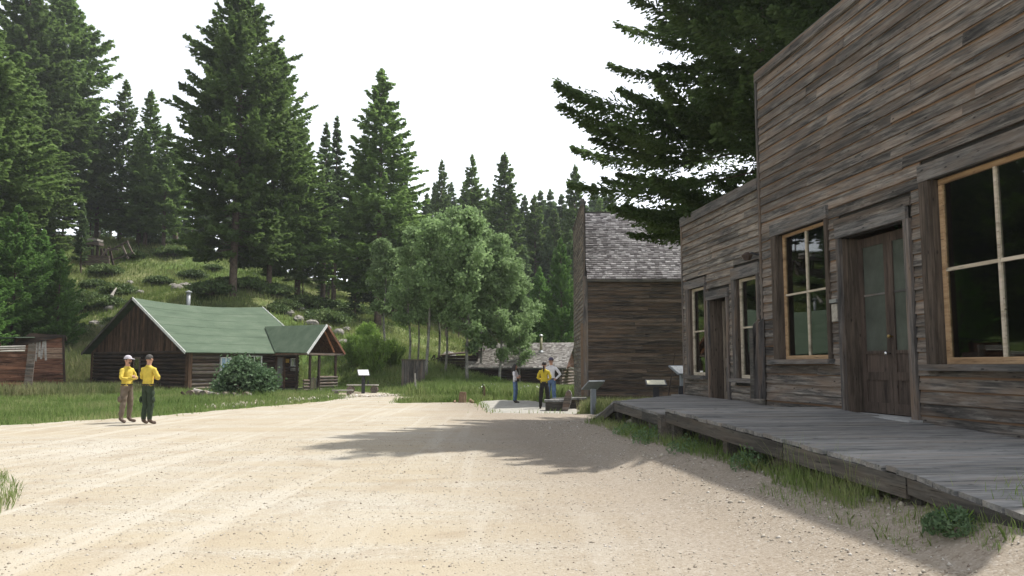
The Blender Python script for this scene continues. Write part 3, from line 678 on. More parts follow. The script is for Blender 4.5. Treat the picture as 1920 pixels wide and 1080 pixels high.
# ------------------------------------------------------------------ shrubs
def shrub(seed, R, Ht, n, leaf, mat, style='round'):
    r = np.random.default_rng(seed); m = MB(); cs = []; ds = []
    k = 26 if style != 'willow' else 60
    for i in range(k):
        az = r.uniform(0, 6.283); el = r.uniform(.1, 1.45); L = r.uniform(.7, 1.0)
        if style == 'willow': el = r.uniform(.75, 1.5); 
        q = Vector((math.cos(az) * math.cos(el) * R * L, math.sin(az) * math.cos(el) * R * L, math.sin(el) * Ht * L + .1))
        b = Vector((q.x * .12, q.y * .12, -.1)); m.tube([b, q], [.03, .008], 4, False)
        nn = n // k
        if style == 'willow':
            u = r.uniform(.25, 1.05, nn); p = np.array(b) + u[:, None] * np.array(q - b) + r.normal(0, .09, (nn, 3)) * R * .6; cs.append(p)
            d = np.tile(np.array((q - b).normalized()), (nn, 1)) + r.normal(0, .35, (nn, 3)); ds.append(d)
        else:
            p = np.array(q) * .88 + r.normal(0, 1, (nn, 3)) * np.array([R * .17, R * .17, Ht * .13]); p[:, 2] = np.maximum(p[:, 2], .03); cs.append(p); ds.append(r.normal(size=(nn, 3)))
    c = np.concatenate(cs); d = np.concatenate(ds); d /= np.linalg.norm(d, axis=1)[:, None]
    V = leafquads(c, d, leaf * r.uniform(.6, 1.3, len(c)), leaf * (.3 if style == 'willow' else .75) * r.uniform(.7, 1.3, len(c)))
    return npmesh('foliage', V, np.arange(len(V)).reshape(-1, 4), mat), mesh('stems', m.v, m.f, [M['bark']])
def place_shrub(pr, x, y, s, lb, name='shrub', group=None, parts=True, sz=None):
    t = thing(name, lb, 'shrub', (x, y, h1(x, y) - .03), random.uniform(0, 6), group); t.scale = (s, s, sz or s)
    put('foliage', pr[0], None, t); put('stems', pr[1], None, t); return t
lil = shrub(41, 1.55, 1.75, 9000, .13, M['lilac'])
p = at(462, 740, 39.2); place_shrub(lil, p.x, 39.0, 1.0, 'rounded leafy bush in front of the cabin windows', 'leafy_bush')
wil = shrub(42, 1.9, 2.3, 9000, .2, M['willow'], 'willow')
for px, py, Y, s, lb in [(700, 700, 50, 1.0, 'bright green willow bush right of the porch, behind the benches'), (668, 700, 52, .85, 'willow bush nearest the porch roof'), (735, 700, 52, .75, 'darker willow bush beside the log crate'),
                         (930, 705, 49, .38, 'small willow sprig in the meadow before the shingled cabin'), (690, 660, 56, .8, 'willow bush higher on the slope behind the porch')]:
    place_shrub(wil, (px - 960) / FOC * Y, Y, s, lb, 'willow_bush')
jun = shrub(43, 1.7, .8, 3500, .17, M['juniper'])
junl = 'low juniper shrub spreading on the open hillside'
for px, Y in [(165, 74), (190, 80), (225, 72), (200, 66), (150, 70), (240, 84), (420, 66), (400, 62), (460, 64), (500, 64), (540, 63), (575, 63), (545, 70), (480, 70), (600, 62), (560, 66), (590, 70), (640, 70), (610, 75), (350, 80), (300, 76), (360, 72), (330, 88), (390, 86), (280, 92), (160, 60), (185, 59), (520, 60), (440, 72), (210, 62), (140, 66), (175, 68), (660, 74), (700, 80), (625, 66)]:
    x = (px - 960) / FOC * Y + random.uniform(-.5, .5); place_shrub(jun, x, Y + random.uniform(-1, 1), random.uniform(.6, 1.25), junl, 'juniper_shrub', 'junipers on the hillside')

# ------------------------------------------------------------------ the store row
def window_part(parent, x0, x1, z0, z1, y, cols, rows_at, frame_w=0.055, mun=0.035, mat_f=None, sill=True, sx0=None, sx1=None, cas=None, mat_c=None, hdr=None, rec=0.09, label=None):
    """x0..x1,z0..z1 is the opening; window frame set back by rec"""
    mat_f = mat_f or M['tan']; yf = y + rec; m = MB(); fw = frame_w
    m.box(x0, x0 + fw, yf - .03, yf + .03, z0, z1); m.box(x1 - fw, x1, yf - .03, yf + .03, z0, z1)
    m.box(x0 + fw, x1 - fw, yf - .028, yf + .03, z1 - fw, z1); m.box(x0 + fw, x1 - fw, yf - .034, yf + .03, z0, z0 + fw * 1.2)
    fr = m.build('window', mat_f, parent)
    if label: fr['label'] = label
    gx0, gx1, gz0, gz1 = x0 + fw, x1 - fw, z0 + fw * 1.2, z1 - fw
    xs = [gx0] + [gx0 + (gx1 - gx0) * (i + 1) / cols for i in range(cols - 1)] + [gx1]; zs = [gz0] + list(rows_at) + [gz1]
    for a in xs[1:-1]: bx('muntin', M['palewood'], fr, a - mun / 2, a + mun / 2, yf - .026, yf + .02, gz0, gz1)
    for c in zs[1:-1]:
        for a, b in zip(xs, xs[1:]): bx('muntin', M['palewood'], fr, a + (mun / 2 if a > gx0 else 0), b - (mun / 2 if b < gx1 else 0), yf - .024, yf + .02, c - mun / 2, c + mun / 2)
    for a, b in zip(xs, xs[1:]):
        for c, d in zip(zs, zs[1:]): bx('pane', M['glass'], fr, a + (mun / 2 if a > gx0 else 0), b - (mun / 2 if b < gx1 else 0), yf, yf + .004, c + (mun / 2 if c > gz0 else 0), d - (mun / 2 if d < gz1 else 0), rot=(random.uniform(-.004, .004), 0, random.uniform(-.004, .004)))
    # reveal (jamb boards lining the opening)
    bx('jamb', M['brown_v'], fr, x0 - .022, x0, y - .03, yf + .03, z0, z1); bx('jamb', M['brown_v'], fr, x1, x1 + .022, y - .03, yf + .03, z0, z1)
    return fr
def stroke_casing(fr, mat_v, mat_h, x0, x1, z0, z1, wl, wr, hh, hx0, hx1, y, sill=None):
    bx('casing', mat_v, fr, x0 - wl - .02, x0 - .02, y - .075, y - .03, z0, z1); bx('casing', mat_v, fr, x1 + .02, x1 + wr + .02, y - .075, y - .03, z0, z1)
    bx('header', mat_h, fr, hx0, hx1, y - .085, y - .03, z1 + .002, z1 + hh)
    if sill: bx('sill', M['trim'], fr, sill[0], sill[1], y - .17, y + .02, z0 - .085, z0 - .004)

FR = Face(P0, A_)
ROT = FR.rot
def deckz(s): return float(np.interp(s, [-6, 0, 2, 8.6, 10.5], [.97, .95, .915, .715, .53]))
def basez(s): return float(np.interp(s, [-4.6, -0.1, 0, 3, 5, 6.6, 9], [.74, .86, .94, .86, .79, .72, .66]))
# --- big store
store = thing('store', 'large grey false-front store with wide tan-framed windows and double doors beside the boardwalk', 'building', (P0[0], P0[1], 0), ROT)
BX0, BX1, BTOP = 0.02, 8.4, 7.40
ops = [(.74, 2.50, 1.68, 4.04), (2.96, 4.62, .2, 3.62), (5.20, 7.28, 1.6, 4.07)]
cut = [(.52, 2.58, 1.60, 4.24), (2.86, 4.76, .2, 3.93), (4.98, 7.46, 1.53, 4.30)]
wall_boards(store, M['siding'], BX0 + .06, BX1, 0.42, BTOP, 0.18, cut, botf=lambda s: basez(s))
core(store, M['dark'], BX0, BX1, 0.2, BTOP - .02, ops, 0.004, 0.10)
w2 = window_part(store, .76, 2.48, 1.70, 4.02, 0, 2, [2.885], label='tan-framed four-pane window left of the double doors')
stroke_casing(w2, M['brown_v'], M['trim'], .76, 2.48, 1.70, 4.02, .2, .09, .215, .53, 2.60, 0, (.47, 2.64))
w3 = window_part(store, 5.22, 7.26, 1.61, 4.05, 0, 2, [2.84], frame_w=.07, mun=.045, label='large tan-framed four-pane window at the right edge')
stroke_casing(w3, M['brown_v'], M['trim'], 5.22, 7.26, 1.61, 4.05, .2, .18, .23, 5.0, 7.46, 0, (4.96, 7.5))
def door_leaf(parent, x0, x1, z0, z1, y, label=None):
    st = .105; m = MB(); g0 = z0 + .95 * (z1 - z0) / 2.72; k0 = z0 + .16; k1 = z0 + .50; lr = z0 + .62
    m.box(x0, x0 + st, y, y + .045, z0, z1); m.box(x1 - st, x1, y, y + .045, z0, z1)
    for a, b in ((z0, k0), (k1, lr), (g0 - .05, g0), (z1 - .14, z1)): m.box(x0 + st, x1 - st, y + .002, y + .045, a, b)
    d = m.build('door', M['door'], parent)
    if label: d['label'] = label
    bx('door_panel', M['door'], d, x0 + st, x1 - st, y + .018, y + .035, k0, k1); bx('door_panel', M['door'], d, x0 + st, x1 - st, y + .018, y + .035, lr, g0 - .05)
    mz = (g0 + z1 - .14) / 2 + .05
    bx('muntin', M['trim'], d, x0 + st, x1 - st, y + .006, y + .03, mz - .015, mz + .015)
    for a, b in ((g0, mz - .015), (mz + .015, z1 - .14)): bx('pane', M['curtain'], d, x0 + st, x1 - st, y + .02, y + .024, a, b)
    return d
dz0 = .85
dA = door_leaf(store, 3.02, 3.795, dz0 + .02, 3.58, .21); dB = door_leaf(store, 3.80, 4.575, dz0 + .02, 3.58, .21)
m = MB(); m.tube([(3.765, .21, 1.77), (3.765, .15, 1.77)], [.012, .012], 8); m.ball((3.765, .14, 1.77), .032); m.build('knob', M['silver'], dA, smooth=True)
m = MB(); m.tube([(3.84, .21, 2.02), (3.84, .16, 2.02)], [.01, .01], 8); m.ball((3.84, .15, 2.02), .03);  m.build('knob', plain('brass_knob', (.35, .25, .1), .4, .8), dB, smooth=False)
bx('door_jamb', M['brown_v'], store, 2.97, 2.998, -.03, .27, .8, 3.60); bx('door_jamb', M['brown_v'], store, 4.598, 4.626, -.03, .27, .78, 3.60)
bx('door_casing', M['trim_v'], store, 2.86, 2.968, -.08, -.03, .84, 3.62); bx('door_casing', M['trim_v'], store, 4.628, 4.76, -.08, -.03, .76, 3.62)
bx('door_header', M['trim'], store, 2.85, 4.70, -.085, -.03, 3.622, 3.80); bx('door_header', M['siding'], store, 2.80, 4.78, -.07, -.03, 3.804, 3.93)
bx('threshold', M['concrete'], store, 2.8, 4.80, -.24, .27, .70, .855)
# notice and tin patch between window and door
bx('notice', M['paper'], store, 2.63, 2.80, -.06, -.045, 2.30, 2.58); bx('tin_patch', M['metal'], store, 2.62, 2.82, -.09, -.05, 2.60, 2.66)
# cap boards and corner board
x = BX0
while x < BX1:
    e = min(BX1, x + random.uniform(1.5, 2.6)); bx('cap_board', M['siding'], store, x, e - .004, -.07, -.036, BTOP - .16, BTOP + random.uniform(.0, .015)); x = e
bx('corner_board', M['trim_v'], store, -.015, .06, -.05, .05, 1.0, BTOP - .0)
bx('top_cap', M['trim'], store, BX0, BX1, -.05, .14, BTOP + .016, BTOP + .05)
m = MB(); m.box(BX0 + .02, BX0 + .1, .1, 9.0, 0, 5.2); m.box(BX1 - .1, BX1, .1, 9.0, 0, 5.2); m.box(BX0 + .1, BX1 - .1, 8.9, 9.0, 0, 5.2); m.box(BX0 + .1, BX1 - .1, .1, 8.9, .55, .62); m.build('side_wall', M['saloon'], store)
m = MB(); m.poly([(BX0 - .1, .14, 4.9), (4.2, .14, 6.9), (BX1 + .1, .14, 4.9), (BX1 + .1, .14, 4.8), (4.2, .14, 6.78), (BX0 - .1, .14, 4.8)], (0, 9.2, 0)); m.build('roof', M['shingle'], store)
# --- small store
shop = thing('store', 'smaller false-front store with a narrow glazed door, beyond the large store', 'building', (P0[0], P0[1], 0), ROT)
SX0, SX1, STOP = -4.50, 0.0, 5.30
ops2 = [(-4.02, -2.98, 1.33, 3.46), (-2.70, -1.72, .2, 3.10), (-1.20, -.16, 1.30, 3.41)]
cut2 = [(-4.28, -2.88, 1.25, 3.66), (-2.84, -1.60, .2, 3.27), (-1.36, -.06, 1.22, 3.66)]
wall_boards(shop, M['siding_pale'], SX0 + .05, SX1 - .0, 0.4, STOP - .22, 0.16, cut2, botf=lambda s: basez(s), minl=1.0, maxl=2.8)
core(shop, M['dark'], SX0, SX1, .2, STOP - .05, ops2, .004, .10)
wa = window_part(shop, -4.0, -2.98, 1.35, 3.44, 0, 1, [2.40], frame_w=.06, rec=.06, mat_f=M['palewood'], label='tall two-pane window at the far end of the small store')
stroke_casing(wa, M['trim_v'], M['trim'], -4.0, -2.98, 1.35, 3.44, .17, .07, .2, -4.27, -2.88, 0, (-4.28, -2.88))
wb = window_part(shop, -1.18, -.18, 1.32, 3.39, 0, 1, [2.37], frame_w=.06, rec=.06, mat_f=M['palewood'], label='tall two-pane window right of the narrow door')
stroke_casing(wb, M['trim_v'], M['trim'], -1.18, -.18, 1.32, 3.39, .17, .09, .24, -1.38, -.05, 0, (-1.38, -.06))
m = MB(); m.box(-2.64, -2.54, .24, .285, .82, 3.04); m.box(-1.86, -1.76, .24, .285, .82, 3.04)
for a, b in ((.82, 1.0), (1.55, 1.75), (2.9, 3.04)): m.box(-2.54, -1.86, .242, .285, a, b)
sd = m.build('door', wood('narrow_door_wood', (.12, .1, .08), (.22, .18, .14), (.33, .28, .22), axis='Z', vary=.1), shop)
bx('door_panel', M['trim_v'], sd, -2.54, -1.86, .255, .28, 1.0, 1.55); bx('pane', M['glass'], sd, -2.54, -1.86, .262, .266, 1.75, 2.9)
bx('door_jamb', M['brown_v'], shop, -2.72, -2.692, -.03, .3, .8, 3.07); bx('door_jamb', M['brown_v'], shop, -1.73, -1.70, -.03, .3, .8, 3.07)
bx('door_casing', M['trim_v'], shop, -2.82, -2.724, -.075, -.03, .8, 3.07); bx('door_casing', M['trim_v'], shop, -1.698, -1.61, -.075, -.03, .8, 3.07)
bx('door_header', M['trim'], shop, -2.84, -1.58, -.085, -.03, 3.072, 3.27)
x = SX0
while x < SX1 - .02:
    e = min(SX1 - .02, x + 1.5); bx('cap_board', M['trim'], shop, x, e - .004, -.075, .03, STOP - .22, STOP); x = e
bx('corner_board', M['trim_v'], shop, SX0 - .03, SX0 + .05, -.05, .06, .7, STOP - .22)
m = MB(); m.box(SX0, SX0 + .08, .1, 3.6, 0, 4.0); m.box(SX0 + .08, SX1 - .05, 3.5, 3.6, 0, 4.0); m.box(SX0 + .08, SX1 - .02, .1, 3.5, .55, .62); m.box(-.1, -.03, .1, 3.5, .62, 4.0); m.build('side_wall', M['saloon'], shop)
m = MB(); m.poly([(SX0 - .05, .12, 4.0), (-2.3, .12, 4.9), (SX1 - .02, .12, 4.0), (SX1 - .02, .12, 3.9), (-2.3, .12, 4.8), (SX0 - .05, .12, 3.9)], (0, 3.7, 0)); m.build('roof', M['shingle'], shop)
# wooden chute on the corner and the old lamp bracket
ch = thing('rain_chute', 'upright grey wooden chute with slanted top at the corner between the two stores', 'downpipe', (P0[0], P0[1], 0), ROT)
bx('back_board', M['trim_v'], ch, -.05, .11, -.10, -.06, .95, 2.45)
m = MB(); m.hexa([(-.07, -.3, .95), (-.052, -.3, .95), (-.052, -.06, .95), (-.07, -.06, .95), (-.07, -.2, 2.38), (-.052, -.2, 2.38), (-.052, -.06, 2.52), (-.07, -.06, 2.52)]); m.build('side_board', M['trim_v'], ch)
m = MB(); m.hexa([(.11, -.3, .95), (.128, -.3, .95), (.128, -.06, .95), (.11, -.06, .95), (.11, -.2, 2.38), (.128, -.2, 2.38), (.128, -.06, 2.52), (.11, -.06, 2.52)]); m.build('side_board', M['trim_v'], ch)
bx('front_board', M['fascia'], ch, -.05, .108, -.29, -.27, .95, 2.3)
s_, z_ = FR(1424, 479)
lb_ = thing('wall_lamp', 'small dark rusted lamp on the wall above the small store window', 'lamp', (P0[0], P0[1], 0), ROT)
m = MB(); m.tube([(s_ + .05, -.04, z_), (s_ + .02, -.16, z_ + .05), (s_, -.26, z_)], [.02, .02, .02], 6); m.build('bracket', M['blackframe'], lb_)
m = MB(); m.tube([(s_, -.26, z_ + .06), (s_, -.26, z_), (s_, -.26, z_ - .1)], [.03, .11, .06], 10); m.build('shade', plain('rusty_metal', (.06, .04, .03), .8), lb_)

# --- boardwalk
walk = thing('boardwalk', 'grey plank boardwalk along the fronts of both stores', 'boardwalk', (P0[0], P0[1], 0), ROT)
s = 2.35
while s < 10.6:
    wdt = random.choice([.19, .24, .24, .29]); gap = random.choice([.006, .008, .012, .03]) ; e = s + wdt
    o_out = -2.80 + random.uniform(-.02, .02)
    v = []
    for dz in (-.045, 0):
        v += [(s, o_out, deckz(s) + dz), (e, o_out, deckz(e) + dz), (e, -.055, deckz(e) + dz), (s, -.055, deckz(s) + dz)]
    cx = (s + e) / 2; cz = deckz(cx); cy = -1.4
    put('plank', mesh('plank', [(a - cx, b - cy, c - cz) for a, b, c in v], BF, [M['deck']]), None, walk, (cx, cy, cz + random.uniform(-.006, .006)), (random.uniform(-.004, .004), random.uniform(-.01, .01), 0))
    s = e + gap
def fz(s): return float(np.interp(s, [-6, -1.2, 2.4], [.86, .86, .76]))
s = -4.6
while s < 2.33:
    wdt = random.choice([.17, .2, .24]); e = min(2.335, s + wdt)
    o_out = -2.66 if s > -1.4 else -max(.35, 2.66 * (s + 4.75) / 3.35)
    v = []
    for dz in (-.045, 0): v += [(s, o_out, fz(s) + dz), (e, o_out, fz(e) + dz), (e, -.055, fz(e) + dz), (s, -.055, fz(s) + dz)]
    cx = (s + e) / 2; cz = fz(cx)
    put('plank', mesh('plank', [(a - cx, b + 1.3, c - cz) for a, b, c in v], BF, [M['deck']]), None, walk, (cx, -1.3, cz + random.uniform(-.004, .004)))
    s = e + random.uniform(.004, .012)
def skirt(s0, s1, y, zf, h, z2=None):
    v = [(s0, y - .04, zf(s0) - .05 - h), (s1, y - .04, zf(s1) - .05 - h), (s1, y, zf(s1) - .05 - h), (s0, y, zf(s0) - .05 - h), (s0, y - .04, zf(s0) - .05), (s1, y - .04, zf(s1) - .05), (s1, y, zf(s1) - .05), (s0, y, zf(s0) - .05)]
    cx = (s0 + s1) / 2; cz = zf(cx); put('skirt_board', mesh('skirt_board', [(a - cx, b - y, c - cz) for a, b, c in v], BF, [M['fascia']]), None, walk, (cx, y, cz))
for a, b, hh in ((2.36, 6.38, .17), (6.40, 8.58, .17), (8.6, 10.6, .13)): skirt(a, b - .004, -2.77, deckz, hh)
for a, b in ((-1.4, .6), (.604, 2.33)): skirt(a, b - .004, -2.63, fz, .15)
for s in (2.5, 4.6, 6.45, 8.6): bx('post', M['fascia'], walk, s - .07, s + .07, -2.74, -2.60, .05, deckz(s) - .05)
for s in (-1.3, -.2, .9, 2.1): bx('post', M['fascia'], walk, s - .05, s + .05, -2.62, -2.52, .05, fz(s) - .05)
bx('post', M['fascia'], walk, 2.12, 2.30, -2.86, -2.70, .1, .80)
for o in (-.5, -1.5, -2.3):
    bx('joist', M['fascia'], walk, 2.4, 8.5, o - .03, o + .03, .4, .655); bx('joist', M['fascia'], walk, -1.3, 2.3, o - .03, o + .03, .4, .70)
# ramp down at the far end
for i in range(9):
    a = -1.42 - i * .25; b = a - .24; za = .86 - .62 * i * .25 / 2.2; zb = za - .62 * .24 / 2.2; ob = -2.66 + .0; oi = max(-2.66 * (a + 4.75) / 3.35, -2.66) - .02
    v = [(b, ob, zb - .04), (a, ob, za - .04), (a, oi + .6, za - .04), (b, oi + .6, zb - .04), (b, ob, zb), (a, ob, za), (a, oi + .6, za), (b, oi + .6, zb)]
    put('ramp_plank', mesh('ramp_plank', [(q[0] - a, q[1] + 2, q[2] - za) for q in v], BF, [M['deck']]), None, walk, (a, -2, za))
beam('ramp_stringer', M['fascia'], walk, (-1.36, -2.66, .72), (-3.75, -2.66, .12), .06, .17)
bx('post', M['fascia'], walk, -2.2, -2.1, -2.62, -2.52, .05, .5)
# stones and sticks by the ramp
def rockobj(name, label, x, y, r, mat, seed, group=None, z=None, flat=.6):
    rr = random.Random(seed); m = MB(); m.ball((0, 0, 0), (r, r * .8, r * flat), 9, 6)
    m.v = [tuple(c * (1 + rr.uniform(-.16, .16)) for c in v) for v in m.v]
    o = m.build(name, mat, None, (x, y, (h1(x, y) if z is None else z) + r * flat * .35), (0, 0, rr.uniform(0, 6)))
    return tag(o, label, 'rock', group)
for i, (px, py, Y, r, lb) in enumerate([(1132, 786, 19.0, .3, 'grey boulder at the foot of the boardwalk ramp'), (1118, 792, 18.4, .12, 'small grey stone left of the ramp boulder'), (1146, 794, 18.2, .16, 'flat pale slab in front of the ramp boulder'),
                                        (1229, 822, 15.0, .1, 'pale stone under the boardwalk beside the weeds'), (1468, 868, 9.6, .22, 'brown rock in the shade under the boardwalk'),
                                        (1622, 960, 7.3, .07, 'left white stone in the grass beside the ramp end'), (1806, 962, 7.0, .08, 'right white stone in the grass beside the boardwalk')]):
    x = (px - 960) / FOC * Y; rockobj('rock', lb, x, Y, r, M['rock'] if i != 4 else M['darkrock'], i)
for lb, a, b in (('upper pale stick leaning under the boardwalk', (1178, 792, 16.4), (1190, 786, 16.2)), ('lower pale stick leaning under the boardwalk', (1180, 808, 15.9), (1194, 796, 16.1))):
    tag(logbar('stick', M['palegrey'], None, at(*a), at(*b), .05, .045), lb, 'stick')

# ------------------------------------------------------------------ saloon
SV = np.array([0.02, 1.0])
def shingles(parent, corner, ux, us, L, S, course, wid, mat, name='shingles', sag=0):
    """joined shingle courses over a roof slope: corner at eave start, ux along eave, us up slope (unit vectors)"""
    ux, us = Vector(ux).normalized(), Vector(us).normalized(); nn = ux.cross(us).normalized()
    if nn.z < 0: nn = -nn
    V = []; n = int(S / course)
    for i in range(n + 1):
        x = -random.uniform(0, wid)
        while x < L:
            wv = wid * random.uniform(.6, 1.4); a = max(0, x); b = min(L, x + wv - .008); x += wv
            if b - a < .02: continue
            j = random.uniform(-.02, .02); t0 = i * course + j; t1 = min(S + .02, t0 + course * 1.25); lift = random.uniform(.022, .045)
            p = Vector(corner); q = [p + ux * a + us * t0 + nn * lift, p + ux * b + us * t0 + nn * (lift + random.uniform(-.006, .006)), p + ux * b + us * t1 + nn * .006, p + ux * a + us * t1 + nn * .006,
                 p + ux * a + us * t0 - nn * .0, p + ux * b + us * t0 - nn * .0]
            V.append([tuple(k) for k in q])
    V = np.array(V); k = len(V); b0 = np.arange(k)[:, None] * 6
    F = np.r_[b0 + np.array([[0, 1, 2, 3]]), b0 + np.array([[4, 5, 1, 0]]), b0 + np.array([[1, 5, 5, 2]])[:, :4]]
    F = np.r_[b0 + np.array([[0, 1, 2, 3]]), b0 + np.array([[4, 5, 1, 0]])]
    me = npmesh(name, V.reshape(-1, 3), F, mat); o = put(name, me, None, parent); o['kind'] = 'stuff'
    ca = me.color_attributes.new('tone', 'FLOAT_COLOR', 'CORNER')
    r1 = rng.uniform(0, 1, k); r1 = np.r_[r1, r1]; cc = np.repeat(r1, 4); ca.data.foreach_set('color', np.c_[cc, cc, cc, np.ones_like(cc)].ravel())
    return o
def shinglemat(name, a, b, c_):
    m, nt, bs = newmat(name)
    at_ = N(nt, 'Attribute', attribute_name='tone'); n = N(nt, 'TexNoise', {'Scale': 1.2, 'Detail': 5.0}).outputs[0]; tc = N(nt, 'TexCoord')
    n2 = N(nt, 'TexNoise', {'Vector': tc.outputs['Object'], 'Scale': 22.0, 'Detail': 3.0}).outputs[0]
    f = mth(nt, 'ADD', mth(nt, 'MULTIPLY', at_.outputs['Fac'], .7), mth(nt, 'MULTIPLY', n2, .3))
    c = ramp(nt, f, [(0.1, a), (0.5, b), (0.9, c_)]); nt.links.new(c, bs.inputs['Base Color']); bs.inputs['Roughness'].default_value = .8; bs.inputs['Specular IOR Level'].default_value = .3
    return m
M['shin'] = shinglemat('grey_cedar_shingles', (.15, .13, .13), (.34, .31, .305), (.6, .56, .55))
M['shin2'] = shinglemat('pale_cedar_shingles', (.2, .175, .16), (.38, .345, .315), (.6, .56, .52))

sal = thing('saloon', 'tall dark board saloon with steep shingled roof, end on behind the signs', 'building', (2.82, 31.0, 0), math.atan2(1, .02) - math.pi / 2)
# local: x right along the near side wall, y away, z up
SW, SDp = 11.5, 6.4; EZ = at(1190, 523, 31).z; RZ = at(1190, 400, 34.2).z
z = EZ - .02
while z > .1:
    zb = z - .15; x = .12
    while x < SW:
        e = min(SW, x + random.uniform(1.6, 4.5)); clap('board', M['saloon'], sal, x, e - .004, zb, z + .003, 0); x = e
    z = zb
m = MB(); m.box(.05, SW, .004, .1, 0, EZ); m.box(SW - .1, SW, .1, SDp, 0, EZ); m.box(.05, SW, SDp - .1, SDp, 0, EZ); m.build('wall_core', M['saloon'], sal)
m = MB(); m.poly([(.1, .1, EZ), (.1, SDp - .1, EZ), (.1, SDp / 2, RZ - .15)], (.1, 0, 0)); m.poly([(SW - .1, .1, EZ), (SW - .1, SDp - .1, EZ), (SW - .1, SDp / 2, RZ - .15)], (.08, 0, 0)); m.build('gable_wall', M['saloon'], sal)
sl_ = Vector((0, SDp / 2 + .12, RZ - EZ)); 
m = MB(); m.poly([(.1, -.12, EZ - .02), (SW + .2, -.12, EZ - .02), (SW + .2, SDp / 2, RZ), (.1, SDp / 2, RZ)], (0, .02, -.06)); m.poly([(.1, SDp / 2, RZ), (SW + .2, SDp / 2, RZ), (SW + .2, SDp + .12, EZ - .02), (.1, SDp + .12, EZ - .02)], (0, -.02, -.06)); roof_ = m.build('roof', M['trim'], sal)
shingles(sal, (.1, -.16, EZ - .03), (1, 0, 0), sl_, SW + .1, sl_.length + .03, .13, .16, M['shin'])
bx('ridge_board', M['fascia'], sal, .1, SW + .2, SDp / 2 - .05, SDp / 2 + .08, RZ + .03, RZ + .06)
bx('eave_board', M['fascia'], sal, .1, SW + .2, -.19, -.165, EZ - .13, EZ - .03)
# false front faces left (local -x)
FT = at(1094, 380, 31).z
ff = put('false_front', (lambda mm: (mm.box(-.02, .06, .0, SDp + .2, 0, FT), mesh('false_front', mm.v, mm.f, [M['dark']]))[1])(MB()), None, sal)
z = FT
while z > .1:
    zb = z - .17; y = -.02
    while y < SDp + .2:
        e = min(SDp + .2, y + random.uniform(1.2, 3)); o = clap('board', M['siding_pale'], ff, 0, e - y - .004, zb, z, 0); o.rotation_euler = (0, 0, -math.pi / 2); o.location = (-.022, (y + e) / 2, (z + zb) / 2); y = e
    z = zb
m = MB(); m.box(-.06, .12, -.05, -.004, 0, EZ + .1); m.build('corner_board', M['trim_v'], sal)
m = MB(); m.box(-.04, .02, -.05, -.004, EZ + .1, FT); m.build('corner_board', M['trim_v'], sal)
m = MB(); m.box(-.16, -.05, -.03, .12, 0, 3.2); m.build('corner_post', M['siding_pale'], sal)
m = MB(); m.box(-.09, .1, -.06, SDp + .2, FT + .002, FT + .05); m.build('top_cap', M['trim'], sal)
m = MB(); m.box(-.14, .02, -.14, -.062, FT - .12, FT + .14); m.build('finial_block', M['trim'], sal)
m = MB(); m.hexa([(.16, 1.5, FT - 2), (.2, 1.5, FT - 2), (.2, 1.6, FT - 2), (.16, 1.6, FT - 2), (.061, 1.5, FT - .1), (.1, 1.5, FT - .1), (.1, 1.6, FT - .1), (.061, 1.6, FT - .1)]); m.build('brace', M['fascia'], sal)

# ------------------------------------------------------------------ far shingled cabin
b_ = rad(15); fc = thing('log_cabin', 'low log cabin with shingled roof and stovepipe beyond the standing people', 'building', (3.5, 52.0, 0), 0)
lx = Vector((-math.cos(b_), math.sin(b_), 0)); ly = Vector((math.sin(b_), math.cos(b_), 0)); FW, FRun = 6.9, 3.1; fe, fr_ = at(1062, 690, 52).z, at(1078, 643, 55).z
def fp(a, b, z): v = lx * a + ly * b; return Vector((v.x, v.y, z))
sl2 = (fp(0, FRun, fr_) - fp(0, 0, fe))
m = MB(); m.poly([fp(0, 0, fe), fp(FW, 0, fe), fp(FW, FRun, fr_), fp(0, FRun, fr_)], (0, 0, -.08)); m.poly([fp(0, FRun, fr_), fp(FW, FRun, fr_), fp(FW, 2 * FRun, fe), fp(0, 2 * FRun, fe)], (0, 0, -.08)); m.build('roof', M['trim'], fc)
shingles(fc, fp(FW, 0, fe + .01), -lx, sl2, FW, sl2.length, .15, .17, M['shin2'])
for i in range(9):
    zz = -.3 + .11 + i * .2
    if zz > fe - .05: break
    logbar('log', M['log'], fc, fp(.35, .35, zz), fp(FW - .2, .35, zz), .105)
    logbar('log', M['greylog'], fc, fp(.42, .25, zz + .1), fp(.42, 2 * FRun - .3, zz + .1), .1)
m = MB(); m.box(0, .0, 0, 0, 0, 0); m = MB(); m.hexa([fp(.4, .4, -.5), fp(FW - .3, .4, -.5), fp(FW - .3, 5.8, -.5), fp(.4, 5.8, -.5), fp(.4, .4, fe - .05), fp(FW - .3, .4, fe - .05), fp(FW - .3, 5.8, fe - .05), fp(.4, 5.8, fe - .05)]); m.poly([fp(.36, .3, fe - .1), fp(.36, 2 * FRun - .3, fe - .1), fp(.36, FRun, fr_ - .15)], lx * .05); m.build('wall_core', M['redlog'], fc)
cpx = fp(2.1, 1.95, 0); zr_ = fe + (fr_ - fe) * 1.95 / FRun
m = MB(); m.tube([(cpx.x, cpx.y, zr_ - .1), (cpx.x, cpx.y, zr_ + 1.05)], [.09, .09], 12); sp = m.build('stovepipe', plain('yellowed_pipe', (.3, .28, .17), .5, .3), fc, smooth=True)
m = MB(); m.tube([(cpx.x, cpx.y, zr_ + 1.05), (cpx.x, cpx.y, zr_ + 1.12)], [.11, .13], 12); m.tube([(cpx.x, cpx.y, zr_ + 1.125), (cpx.x, cpx.y, zr_ + 1.2)], [.15, .05], 12); m.build('cap', M['metal'], sp)
m = MB(); m.tube([(cpx.x, cpx.y, zr_ - .02), (cpx.x, cpx.y, zr_ + .12)], [.2, .11], 12); m.build('flashing', M['metal'], sp)
